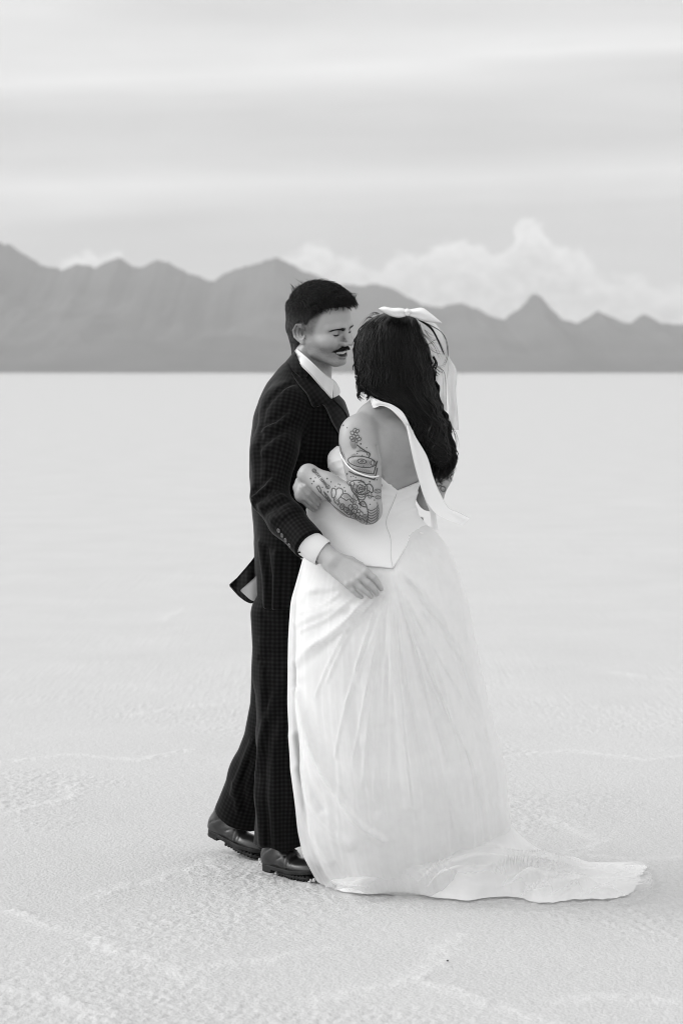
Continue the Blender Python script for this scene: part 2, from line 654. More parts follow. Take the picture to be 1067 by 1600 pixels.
RANGE = [(-900, 470), (-600, 430), (-400, 452), (-200, 405), (-90, 420), (-40, 388), (0, 379), (18, 382), (40, 395), (62, 408), (95, 417), (118, 411), (150, 413), (170, 405), (187, 402), (205, 411),
         (225, 413), (245, 407), (262, 407), (290, 421), (318, 431), (335, 434), (350, 424), (368, 417), (395, 413), (415, 406), (432, 401), (447, 407),
         (470, 418), (500, 430), (530, 442), (560, 444), (580, 441), (605, 446), (630, 457), (660, 470), (690, 476), (708, 473), (722, 471), (745, 480), (770, 489),
         (788, 492), (800, 484), (815, 477), (828, 465), (836, 461), (846, 465), (858, 478), (880, 494), (900, 499), (918, 492), (932, 487), (950, 490),
         (965, 497), (985, 499), (998, 492), (1008, 489), (1020, 494), (1035, 501), (1067, 502), (1120, 495), (1200, 515), (1350, 480), (1600, 520), (1900, 500)]


def build_mountains():
    D0 = 9000.0
    A = np.array(RANGE, float)
    ys = np.concatenate([np.linspace(6200, 9000, 60), np.linspace(9060, 12500, 20)])
    tx = np.linspace(-900, 1900, 900)
    ridge = np.interp(tx, A[:, 0], A[:, 1])
    ker = np.exp(-(np.arange(-40, 41) / 14.0) ** 2); ker /= ker.sum()
    low = np.convolve(np.pad(ridge, 40, mode='edge'), ker, 'valid')
    ridge = low + 1.35 * (ridge - low)
    ridge = ridge - 8.0 * np.abs(perlin2(tx / 26, tx * 0, 5.5)) - 5.0 * np.abs(perlin2(tx / 11, tx * 0, 8.5)) + 2.0
    hr = (HZ - ridge) * D0 / (PXM * DIST)
    X = np.repeat(((tx - CXP) * D0 / (PXM * DIST))[:, None], len(ys), 1)
    Y = np.repeat(ys[None], len(tx), 0)
    t = np.clip((Y - 6200) / (D0 - 6200), 0, 1)
    back = np.clip((Y - D0) / 3500, 0, 1)
    p = X / 420; q = Y / 700
    gul = np.abs(perlin2(p.ravel() * 1.6, q.ravel() * 0.7, 2.0)).reshape(X.shape) + 0.5 * np.abs(perlin2(p.ravel() * 4, q.ravel() * 2, 3.0)).reshape(X.shape)
    prof = t ** 1.9
    Z = hr[:, None] * prof * (1 - 0.5 * gul * np.sin(np.pi * np.clip(t, 0, 1)) ** 0.7)
    hill = np.clip(perlin2(X.ravel() / 900, Y.ravel() / 800, 8.0) + 0.15, 0, 1).reshape(X.shape)
    Z += 170 * hill * np.sin(np.pi * np.clip(t * 1.05, 0, 1)) ** 2 * 0.6
    Z = np.where(Y > D0, hr[:, None] * (1 - back) ** 1.2, Z)
    Z = np.minimum(Z, hr[:, None] * (Y / D0) * 0.985 + (Y >= D0) * 1e6 * 0 + np.where(np.abs(Y - D0) < 40, 0.015 * hr[:, None], 0))
    Z -= 6.0
    o = make_mesh('mountains', np.stack([X, Y, Z], -1).reshape(-1, 3), grid_faces(len(tx), len(ys)), M_ROCK)
    tag(o, kind='structure')


build_mountains()


def build_haze():
    m = bpy.data.materials.new('haze')
    m.use_nodes = True
    T = NT(m.node_tree)
    out = T.new('ShaderNodeOutputMaterial')
    v = T.new('ShaderNodeVolumePrincipled')
    v.inputs['Color'].default_value = (0.9, 0.9, 0.9, 1)
    v.inputs['Density'].default_value = 0.74 / 9000
    v.inputs['Anisotropy'].default_value = 0.0
    T.t.links.new(v.outputs[0], out.inputs['Volume'])
    x, y0, y1, z0, z1 = 9500, -120, 16500, -8, 620
    V = [(-x, y0, z0), (x, y0, z0), (x, y1, z0), (-x, y1, z0), (-x, y0, z1), (x, y0, z1), (x, y1, z1), (-x, y1, z1)]
    F = [(0, 3, 2, 1), (4, 5, 6, 7), (0, 1, 5, 4), (1, 2, 6, 5), (2, 3, 7, 6), (3, 0, 4, 7)]
    o = make_mesh('haze', V, F, m, smooth=False)
    tag(o, kind='stuff')


build_haze()
# ---------------------------------------------------------------- heads
class Frame:
    """local axes: forward, to the person's right, up"""
    def __init__(self, origin, yaw, pitch=0.0, roll=0.0, scale=1.0):
        f = np.array([math.cos(yaw), math.sin(yaw), 0.0]); s = np.array([math.sin(yaw), -math.cos(yaw), 0.0]); u = np.array([0, 0, 1.0])
        f, u = f * math.cos(pitch) - u * math.sin(pitch), u * math.cos(pitch) + f * math.sin(pitch)
        s, u = s * math.cos(roll) + u * math.sin(roll), u * math.cos(roll) - s * math.sin(roll)
        self.M = np.stack([f, s, u], 1)
        self.o = np.asarray(origin, float)
        self.s = scale

    def loc(self, P):
        return (P - self.o) @ self.M / self.s

    def wor(self, Q):
        return np.asarray(Q, float) @ self.M.T * self.s + self.o


def warp_u(u):
    """proportions of the lower face: table height -> head height"""
    u = np.asarray(u, float)
    return np.where(u < .012, .012 + (u - .012) * .82, u)


def unwarp(Q):
    A = Q.copy()
    A[:, 2] = np.where(A[:, 2] < .012, .012 + (A[:, 2] - .012) / .82, A[:, 2])
    return A


def head_sdf(Q, smile=True):
    """forward, side, up in metres; origin between the ear canals"""
    return head_table(unwarp(Q), smile) * .86


def head_table(Q, smile=True):
    A = Q.copy(); A[:, 1] = np.abs(A[:, 1])
    d = ell(A, (-0.004, 0, 0.043), (0.090, 0.077, 0.087))
    d = smin(d, ell(A, (0.030, 0, 0.052), (0.066, 0.066, 0.060)), 0.03)
    d = smin(d, ell(A, (0.030, 0, -0.020), (0.060, 0.060, 0.075)), 0.03)
    d = smin(d, chain(A, [(0.004, 0.054, -0.030), (0.022, 0.050, -0.066), (0.074, 0.016, -0.094)], [0.017, 0.014, 0.015], 0.012), 0.022)
    d = smin(d, ell(A, (0.080, 0, -0.090), (0.019, 0.022, 0.017)), 0.016)
    d = smin(d, ell(A, (0.066, 0, -0.052), (0.032, 0.034, 0.030)), 0.018)
    d = smin(d, ell(A, (0.058, 0.046, -0.006), (0.026, 0.021, 0.017)), 0.018)
    # sockets, brow, nose
    d = smax(d, -ell(A, (0.104, 0.032, 0.0185), (0.022, 0.021, 0.0130)), 0.009)
    d = smax(d, -ell(A, (0.097, 0.0175, 0.0205), (0.013, 0.0065, 0.0105)), 0.005)
    d = smin(d, chain(A, [(0.0925, 0.008, 0.032), (0.0890, 0.030, 0.0355), (0.070, 0.052, 0.032)], [0.0080, 0.0080, 0.007], 0.006), 0.012)
    d = smin(d, np.linalg.norm(A - np.array([0.0755, 0.0325, 0.0185]), axis=1) - 0.0140, 0.003)
    lid = lambda du, r: chain(A, [(0.088, 0.0195, 0.0200 + du), (0.0915, 0.0325, 0.0235 + du), (0.081, 0.0470, 0.0185 + du)], [r] * 3, .001)
    d = d + .0020 * np.exp(-np.maximum(lid(.0050, .0006), 0) / .0018)
    d = d + .0022 * np.exp(-np.maximum(lid(-.0150, .0006), 0) / .0020)
    d = d + .0012 * np.exp(-np.maximum(lid(-.0205, .0006), 0) / .0022)
    for du in (-.004, -.010, .002):
        g = rc(A, (.074, .0520, .010 + du), (.060, .0620, .008 + du * 1.9), .0005, .0005)
        d = d + .0010 * np.exp(-np.maximum(g, 0) / .0014)
    d = smin(d, chain(A, [(0.092, 0, 0.028), (0.1035, 0, 0.004), (0.1160, 0, -0.017)], [0.0078, 0.0078, 0.0100], 0.006), 0.009)
    d = smin(d, ell(A, (0.1020, 0.0130, -0.0225), (0.012, 0.0085, 0.0085)), 0.006)
    d = smax(d, -ell(A, (0.1045, 0.0068, -0.0300), (0.0052, 0.0032, 0.0042)), 0.002)
    # cheeks (pushed up by the smile), fold from the nose to the mouth corner
    if smile:
        d = smin(d, ell(A, (0.0660, 0.0400, -0.020), (0.026, 0.021, 0.022)), 0.022)
        d = smax(d, -chain(A, [(0.101, 0.020, -0.024), (0.094, 0.0345, -0.046), (0.084, 0.040, -0.064)], [0.0032, 0.0042, 0.0036], 0.003), 0.009)
    # mouth
    corner = (0.080, 0.0275, -0.0515)
    d = smin(d, chain(A, [(0.0975, 0.0, -0.0475), (0.0935, 0.015, -0.0470), corner], [0.0056, 0.0050, 0.0032], 0.003), 0.004)
    d = smin(d, chain(A, [(0.0955, 0.0, -0.0750), (0.0915, 0.014, -0.0715), corner], [0.0064, 0.0056, 0.0030], 0.003), 0.004)
    if smile:
        d = smax(d, -chain(A, [(0.1000, 0.0, -0.0600), (0.0950, 0.014, -0.0580), (0.086, 0.0275, -0.0520)], [0.0095, 0.0088, 0.0030], 0.002), 0.002)
    # ears
    R = np.array([[0.96, -0.20, -0.17], [0.26, 0.95, 0.10], [0.14, -0.14, 0.98]])
    e = ell(A, (-0.011, 0.080, 0.006), (0.0180, 0.0065, 0.0310), R)
    e = smin(e, ell(A, (-0.003, 0.076, -0.024), (0.0085, 0.0050, 0.0100)), 0.006)
    e = smax(e, -ell(A, (-0.006, 0.0915, 0.005), (0.0125, 0.0170, 0.0210), R), 0.0020)
    e = smin(e, chain(A, [(0.003, 0.079, 0.022), (-0.004, 0.083, 0.034), (-0.018, 0.087, 0.032), (-0.0275, 0.088, 0.014), (-0.0235, 0.086, -0.008), (-0.012, 0.081, -0.022)], [.0026, .0034, .0036, .0034, .0030, .0030], .002), 0.002)
    e = smin(e, chain(A, [(-0.009, 0.0815, 0.024), (-0.0165, 0.0835, 0.010), (-0.013, 0.0815, -0.008), (-0.006, 0.079, -0.014)], [0.0022, 0.0030, 0.0028, 0.002], 0.002), 0.002)
    e = smin(e, ell(A, (0.0035, 0.0755, -0.003), (0.0038, 0.0045, 0.0075)), 0.003)
    d = smin(d, e, 0.005)
    return d


def body_colours(T, b, out, base):
    co = objco(T)
    n = T.noise(co, 35.0, 4.0, 0.6)
    f = T.noise(co, 420.0, 2.0, 0.5)
    v = T.math('MULTIPLY', attr(T, 'tone'), T.math('ADD', 0.90, T.math('MULTIPLY', n, 0.2)))
    v = T.math('MULTIPLY', v, T.math('ADD', 0.94, T.math('MULTIPLY', f, 0.12)))
    grey(T, b, T.math('MULTIPLY', v, base))
    add_bump(T, b, T.math('ADD', f, T.math('MULTIPLY', n, 2.0)), 0.25, 0.0015)


M_SKIN_M = material('his skin', 0.4, 0.48, 0.4, lambda T, b, o: body_colours(T, b, o, 0.385))
M_SKIN_F = material('her skin', 0.5, 0.45, 0.4, lambda T, b, o: body_colours(T, b, o, 0.33))
M_HAIR_M = material('his hair', 0.004, 0.42, 0.18, lambda T, b, o: grey(T, b, T.math('ADD', .004, T.math('MULTIPLY', attr(T, 'crop'), .055))))
M_HAIR_F = material('her hair', 0.0018, 0.38, 0.17)
M_TEETH = material('teeth', 0.75, 0.25, 0.5)
M_LEATHER = material('black leather', 0.012, 0.30, 0.6, lambda T, b, o: add_bump(T, b, T.noise(objco(T), 160.0, 4.0, 0.6), 0.25, 0.002))
M_SOLE = material('black rubber', 0.012, 0.7, 0.3, lambda T, b, o: add_bump(T, b, T.noise(objco(T), 90.0, 3.0, 0.6), 0.4, 0.003))
M_BUTTON = material('horn button', 0.06, 0.2, 0.6)
M_METAL = material('cufflink metal', 0.5, 0.25, 0.5, Metallic=1.0)
M_INK = material('dark detail', 0.01, 0.6, 0.2)


def suit_build(T, b, out):
    uv = T.new('ShaderNodeAttribute', attribute_name='cloth').outputs['Vector']
    u, v, w = T.sepxyz(uv)
    P = 0.0125
    def stripe(a):
        s = T.math('SINE', T.math('MULTIPLY', a, 2 * math.pi / P))
        return T.math('ADD', T.math('MULTIPLY', s, 0.5), 0.5)
    st_ = T.math('MULTIPLY', T.math('ADD', stripe(u), stripe(v)), 0.5)
    n = T.noise(objco(T), 9.0, 3.0, 0.5)
    val = T.math('ADD', 0.0012, T.math('MULTIPLY', T.math('POWER', st_, 1.4), 0.0102))
    val = T.math('MULTIPLY', val, T.math('ADD', 0.75, T.math('MULTIPLY', n, 0.5)))
    grey(T, b, val)
    weave = T.noise(objco(T), 900.0, 2.0, 0.5)
    add_bump(T, b, weave, 0.2, 0.0008)


M_SUIT = material('checked suit cloth', 0.012, 0.60, 0.05, suit_build, Sheen_Weight=0.09, Sheen_Roughness=0.35)
M_LINING = material('jacket lining', 0.22, 0.45, 0.5)
M_SHIRT = material('white shirt cotton', 0.66, 0.8, 0.2, lambda T, b, o: add_bump(T, b, T.noise(objco(T), 55.0, 4.0, 0.6), 0.2, 0.004))

# ---------------------------------------------------------------- the groom
man = bpy.data.objects.new('person', None)
COL.objects.link(man)
man.location = (0, 0, 0)
tag(man, 'moustached man in a dark checked suit and black shoes holding the bride', 'person')
HEAD_M = Frame(W(497, 519.5, 0.02), math.radians(-33), math.radians(10), math.radians(-9), 1.02)

# jacket torso: row, left, right, depth centre, depth radius
JACKET = [(560, 452, 474, .06, .05), (575, 436, 488, .05, .11), (600, 416, 512, .045, .17), (625, 405, 538, .045, .20), (650, 396, 546, .045, .205),
          (690, 391, 546, .045, .205), (740, 390, 536, .045, .195), (790, 393, 515, .045, .185), (830, 397, 503, .045, .18), (880, 398, 496, .045, .185),
          (950, 400, 490, .045, .185)]
TROUSER_HIP = [(850, 404, 486, .045, .165), (950, 405, 480, .045, .165), (1010, 405, 472, .05, .15), (1060, 407, 466, .05, .13)]
jl = Loft(JACKET, 2.3)
SH = W(447, 640, -.125); EL = W(421, 776, -.235); WR = W(484, 851, -.375)


def rel(p, a, b, r):
    return rc(p, a, b, r, r)


def jacket_f(P):
    d = jl(P)
    a = chain(P, [W(462, 612, -.05), SH, W(428, 705, -.19), EL], [.062, .071, .064, .053], .03)
    f = chain(P, [EL, W(448, 812, -.30), WR], [.052, .0515, .0475], .02)
    arm = smin(a, f, .02)
    # far arm reaching round the bride
    far = chain(P, [W(470, 622, .20), W(505, 730, .27), W(600, 812, .10)], [.070, .058, .045], .03)
    d = smin(d, arm, .022)
    d = smin(d, far, .03)
    # open sleeve end
    ax = (WR - W(448, 812, -.30)); ax = ax / np.linalg.norm(ax)
    d = smax(d, np.where(np.linalg.norm(P - WR, axis=1) < .10, (P - WR) @ ax, -1.0), .003)
    # seam round the sleeve head and wrinkles at elbow and armpit
    for pts, r, dep in WRINK:
        g = chain(P, pts, r, .004)
        d = d + 1.5 * dep * np.exp(-(np.maximum(g, 0) / 0.0085) ** 2)
    # cloth undulation
    d = d + 0.0022 * perlin(P * np.array([16, 16, 9.0])) + 0.0012 * perlin(P * 38)
    # hem
    d = smax(d, -(P[:, 2] - (W(430, 945, -.1)[2] + 0.012 * np.sin(P[:, 0] * 9))), .003)
    return d


def jl0(P):
    d = jl(P)
    d = smin(d, chain(P, [W(462, 612, -.05), SH, W(428, 705, -.19), EL], [.062, .071, .064, .053], .03), .022)
    return smin(d, chain(P, [EL, W(448, 812, -.30), WR], [.052, .0515, .0475], .02), .02)


WRINK = []
for line, r, dep in [([(458, 598), (432, 615), (413, 640), (408, 668), (409, 686)], .0015, .0045),
                     ([(412, 664), (430, 655), (447, 640)], .002, .006), ([(412, 672), (432, 664), (452, 650)], .002, -.004),
                     ([(414, 690), (440, 672), (462, 660)], .003, .005), ([(412, 708), (430, 694), (448, 684)], .003, -.004),
                     ([(394, 770), (410, 756), (424, 738)], .003, .006), ([(396, 778), (414, 764), (424, 752)], .003, -.005),
                     ([(398, 784), (410, 776), (422, 764)], .002, .006), ([(408, 792), (424, 783), (440, 776)], .003, -.004),
                     ([(414, 800), (432, 792), (446, 783)], .003, .005), ([(425, 812), (440, 806), (452, 800)], .003, -.003),
                     ([(404, 700), (402, 760), (401, 800)], .004, .005),
                     ([(407, 850), (414, 900), (416, 945)], .005, -.005), ([(416, 860), (421, 900), (423, 945)], .004, .006),
                     ([(432, 868), (432, 905), (430, 945)], .005, -.007), ([(442, 880), (441, 915), (440, 945)], .004, .007)]:
    A = np.array(line, float)
    p, ok = hit(jl0, A[:, 0], A[:, 1], default=-.1)
    WRINK.append((p, [r] * len(p), dep))


def cloth_coords(V, bones):
    """(around, along) in metres from the nearest bone"""
    best = np.full(len(V), 1e9); uv = np.zeros((len(V), 3))
    for a, b, r in bones:
        a = np.asarray(a); b = np.asarray(b); ba = b - a; L = np.linalg.norm(ba); t = ba / L
        q = V - a; h = q @ t
        c = q - np.clip(h, 0, L)[:, None] * t
        d = np.linalg.norm(c, axis=1) / r
        # reference pointing away from the camera
        ref = np.array([0, 1.0, 0]) - t * t[1]; ref /= np.linalg.norm(ref); s = np.cross(t, ref)
        c2 = q - h[:, None] * t
        ang = np.arctan2(-(c2 @ s), -(c2 @ ref))
        m = d < best
        best[m] = d[m]
        uv[m] = np.stack([ang * r, h, 0 * h], -1)[m]
    return uv


TOP = W(470, 570, .045); MID = W(452, 800, .045); LOW = W(445, 960, .045)
J_BONES = [(TOP, MID, .165), (MID, LOW, .145), (SH, EL, .062), (EL, WR, .05)]
V, F = polygonize(jacket_f, (-.32, -.46, .76), (.20, .36, 1.58), .0048)
jacket = make_mesh('jacket', V, F, M_SUIT, man, attrs={'cloth': cloth_coords(V, J_BONES)})


def band(name, A, B, mat, parent, thick=.0022, mid=None, nv=9, attrs=None):
    """cloth strip between two world curves A and B (n,3)"""
    t = np.linspace(0, 1, nv)[None, :, None]
    G = A[:, None] * (1 - t) + B[:, None] * t
    if mid is not None:
        G = G + (4 * t * (1 - t)) * mid[:, None]
    n = G.shape[0]
    P = G.reshape(-1, 3)
    du = np.gradient(G, axis=0); dv = np.gradient(G, axis=1)
    N = np.cross(du, dv); N /= np.linalg.norm(N, axis=-1, keepdims=True) + 1e-9
    V = np.concatenate([P + N.reshape(-1, 3) * thick / 2, P - N.reshape(-1, 3) * thick / 2])
    F = grid_faces(n, nv)
    off = n * nv
    F2 = F[:, ::-1] + off
    rim = [i * nv for i in range(n)] + [(n - 1) * nv + j for j in range(1, nv)] + [i * nv + nv - 1 for i in range(n - 2, -1, -1)] + [j for j in range(nv - 2, 0, -1)]
    R = np.array([[rim[i], rim[(i + 1) % len(rim)], rim[(i + 1) % len(rim)] + off, rim[i] + off] for i in range(len(rim))])
    at = {k: np.concatenate([a, a]) for k, a in (attrs(P) if attrs else {}).items()}
    return make_mesh(name, V, np.concatenate([F, F2, R]), mat, parent, attrs=at)


def curve3(pts, n):
    A = np.array(pts, float)
    C = catmull(A, n)
    return W(C[:, 0], C[:, 1], C[:, 2])


# back vent blown out behind him
up = curve3([(403, 862, .00), (392, 878, .01), (376, 897, .02), (359, 914, .03)], 24)
lo = curve3([(404, 940, -.03), (398, 941, -.03), (391, 942.5, -.02), (376, 934, .0), (359, 915, .03)], 24)
flap = band('vent_flap', up, lo, M_SUIT, jacket, .003, np.stack([0 * up[:, 0], .012 * np.sin(np.linspace(0, 9, 24)), 0 * up[:, 0]], -1),
            attrs=lambda P: {'cloth': np.stack([P[:, 0], P[:, 2], 0 * P[:, 0]], -1)})
lin_a = curve3([(402, 898, -.045), (392, 908, -.04), (376, 922, -.02)], 14)
lin_b = curve3([(403, 938, -.05), (393, 938, -.05), (377, 924, -.02)], 14)
band('lining', lin_a, lin_b, M_LINING, jacket, .0015)

# lapel and collar of the jacket, standing behind the shirt collar
lap_in = np.array([(463, 553), (470, 570), (486, 588), (503, 606), (520, 624), (534, 638), (543, 655), (545, 690)], float)
lap_out = np.array([(455, 560), (455, 580), (466, 600), (480, 618), (489, 636), (505, 634), (520, 664), (543, 700)], float)
ci = catmull(lap_in, 40); co_ = catmull(lap_out, 40)
pi_, _ = hit(jacket_f, ci[:, 0], ci[:, 1], default=-.05)
po_, _ = hit(jacket_f, co_[:, 0], co_[:, 1], default=-.05)
sh_ = np.array([0, -.006, .0])
band('lapel', pi_ + sh_, po_ + sh_, M_SUIT, jacket, .004, np.tile(np.array([0, -.006, 0]), (40, 1)),
     attrs=lambda P: {'cloth': np.stack([P[:, 0] * .8 + P[:, 2] * .6, P[:, 2] * .8 - P[:, 0] * .6, 0 * P[:, 0]], -1)})
# upstanding collar at the nape
na = curve3([(482, 583, -.105), (470, 568, -.085), (462, 553, -.03), (461, 549, .05), (468, 553, .12)], 30)
nb = curve3([(476, 596, -.115), (461, 582, -.105), (449, 568, -.04), (449, 565, .05), (460, 570, .13)], 30)
band('collar', na, nb, M_SUIT, jacket, .004, attrs=lambda P: {'cloth': np.stack([P[:, 0], P[:, 2], 0 * P[:, 0]], -1)})

# four cuff buttons
for bx, by in [(436, 829), (441.5, 836.5), (447, 844), (453, 852)]:
    p, ok = hit(jacket_f, bx, by, default=-.35)
    n = gradient(jacket_f, p)[0]; n /= np.linalg.norm(n)
    a = np.cross(n, [0, 0, 1.0]); a /= np.linalg.norm(a); c = np.cross(n, a)
    rr = [.0062, .0068, .0060, .0045, .0038, .0]; hh = [0, .0018, .0032, .0034, .0024, .0022]
    ang = np.linspace(0, 2 * np.pi, 20, endpoint=False)
    V = np.concatenate([p[0] + n * h_ + r_ * (np.cos(ang)[:, None] * a + np.sin(ang)[:, None] * c) for r_, h_ in zip(rr, hh)])
    make_mesh('button', V, grid_faces(6, 20, True), M_BUTTON, jacket)

# ---- trousers
hipl = Loft(TROUSER_HIP, 2.2)
HIPN = W(434, 960, -.04); KNN = W(437, 1150, -.045); ANN = W(438, 1335, .01)
HIPF = W(440, 960, .13); KNF = W(425, 1130, .16); ANF = W(378, 1275, .30)


def leg_n(P):
    d = chain(P, [HIPN, W(435, 1050, -.045), KNN, W(436, 1240, -.03), W(438, 1345, 0)], [.082, .072, .063, .068, .082], .03)
    return d


TFOLD = []
_hn = lambda P: smin(hipl(P), smin(leg_n(P), chain(P, [HIPF, KNF, W(395, 1210, .24), W(369, 1290, .31)], [.085, .068, .068, .084], .03), .02), .02)
for line, r, dep, wd in [([(456, 1015), (446, 1050), (428, 1095), (412, 1140), (404, 1185), (402, 1240), (409, 1315)], .001, -.011, .011), ([(418, 1130), (414, 1180), (413, 1240), (419, 1318)], .001, .010, .008),
                         ([(440, 1125), (430, 1170), (426, 1240), (431, 1320)], .001, -.009, .008), ([(448, 1150), (442, 1220), (444, 1310)], .001, .008, .009), ([(408, 1030), (424, 1046), (445, 1052)], .001, .008, .010),
                         ([(460, 1100), (456, 1180), (459, 1270)], .001, -.007, .009), ([(394, 1160), (378, 1200), (364, 1240)], .001, -.009, .010), ([(388, 1190), (380, 1225), (382, 1262)], .001, .009, .008),
                         ([(366, 1225), (370, 1250), (372, 1268)], .001, -.008, .007), ([(412, 960), (430, 985), (455, 998)], .001, .006, .009), ([(410, 1000), (428, 1012), (450, 1014)], .001, -.006, .009)]:
    A_ = catmull(np.array(line, float), 9)
    p_, ok_ = hit(_hn, A_[:, 0], A_[:, 1], default=.0)
    TFOLD.append((p_, r, dep, wd))


def trousers_f(P):
    d = hipl(P)
    n = leg_n(P)
    f = chain(P, [HIPF, KNF, W(395, 1210, .24), W(369, 1290, .31)], [.085, .068, .068, .084], .03)
    # creases and drape
    n = n + .006 * np.exp(-((P[:, 0] - W(421, 1200, -.08)[0] + .012 * np.sin(P[:, 2] * 5)) / .010) ** 2) * sstep(.95, .55, P[:, 2])
    n = n - .006 * np.exp(-((P[:, 0] - W(410, 1200, -.08)[0] - .006 * np.sin(P[:, 2] * 6)) / .012) ** 2) * sstep(.95, .55, P[:, 2])
    zc = W(438, 1321, -.04)[2]
    n = smax(n, -(P[:, 2] - zc + .25 * (P[:, 0] - W(438, 0, 0)[0]) * 0 + .016 * np.exp(-((P[:, 0] - W(446, 0, 0)[0]) / .025) ** 2)), .003)
    ax = (W(371, 1290, .31) - KNF); ax /= np.linalg.norm(ax)
    f = smax(f, np.where(P[:, 2] < .5, (P - W(369, 1274, .29)) @ ax, -1), .003)
    d = smin(d, n, .02)
    d = smin(d, f, .02)
    for p_, r_, dep_, wd_ in TFOLD:
        g = chain(P, p_, [r_] * len(p_), .002)
        d = d + dep_ * np.exp(-(np.maximum(g, 0) / wd_) ** 2)
    return d + 0.0030 * perlin(P * np.array([13, 13, 5.0])) + .0012 * perlin(P * np.array([30, 30, 16.0]))


T_BONES = [(W(436, 850, -.03), W(437, 1345, -.01), .085), (HIPF, KNF, .072), (KNF, W(371, 1290, .31), .066)]
V, F = polygonize(trousers_f, (-.40, -.22, .02), (.02, .48, 1.02), .0052)
make_mesh('trousers', V, F, M_SUIT, man, attrs={'cloth': cloth_coords(V, T_BONES)})

# ---- body: head, neck, trunk, arms, hand, legs in one surface
neck_a = HEAD_M.wor((-.020, 0, -.045)); neck_b = W(484, 596, .045)
HAND = {'index': [(571, 893, -.443), (583, 902, -.447), (590, 911, -.441), (595.5, 920, -.434)],
        'middle': [(562, 901, -.447), (575, 911, -.452), (584, 920, -.446), (588.5, 928, -.438)],
        'ring': [(552.5, 908, -.447), (564, 918, -.452), (574, 926, -.447), (580, 932.5, -.440)],
        'little': [(543.5, 912, -.443), (551, 922, -.447), (558, 929, -.443), (564.5, 933, -.437)]}
HR = {'index': [.0108, .0092, .0083, .0068], 'middle': [.0110, .0094, .0085, .0070], 'ring': [.0105, .0089, .0081, .0066], 'little': [.0098, .0080, .0071, .0058]}
torso_m = Loft([(570, 446, 500, .05, .07), (600, 428, 516, .045, .16), (650, 408, 532, .045, .18), (740, 404, 520, .045, .165), (830, 412, 490, .045, .15),
                (900, 414, 482, .045, .155), (1000, 416, 466, .045, .14)], 2.2)


def hand_m(P):
    wrist = W(505, 864, -.388)
    d = chain(P, [WR, wrist, W(522, 877, -.410)], [.027, .0285, .028], .01)
    # palm as a slab of four metacarpal rays
    for k, v in HAND.items():
        base = W(*{'index': (527, 872, -.410), 'middle': (523, 877, -.414), 'ring': (518, 881, -.412), 'little': (513, 884, -.405)}[k])
        kn = W(*v[0])
        d = smin(d, rc(P, base, kn, .0155, .0128), .010)
    d = smin(d, ell(P, W(543, 892, -.425), (.026, .012, .026)), .012)
    fin = None
    for k, v in HAND.items():
        e = chain(P, [W(*q) for q in v], HR[k], .003)
        fin = e if fin is None else smin(fin, e, .0012)
    d = smin(d, fin, .006)
    # knuckles and tendons
    for k, v in HAND.items():
        kp = W(*v[0]); d = smin(d, np.linalg.norm(P - kp - np.array([0, -.006, .0]), axis=1) - .0075, .006)
        base = W(524, 877, -.420)
        d = d - .0012 * np.exp(-np.maximum(rc(P, base, kp + np.array([0, -.010, 0]), .002, .002), 0) / .003)
    # thumb, mostly behind the hand against the dress
    d = smin(d, chain(P, [W(530, 873, -.400), W(548, 876, -.405), W(563, 884, -.405), W(573, 893, -.400)], [.016, .0125, .0105, .008], .004), .006)
    return d


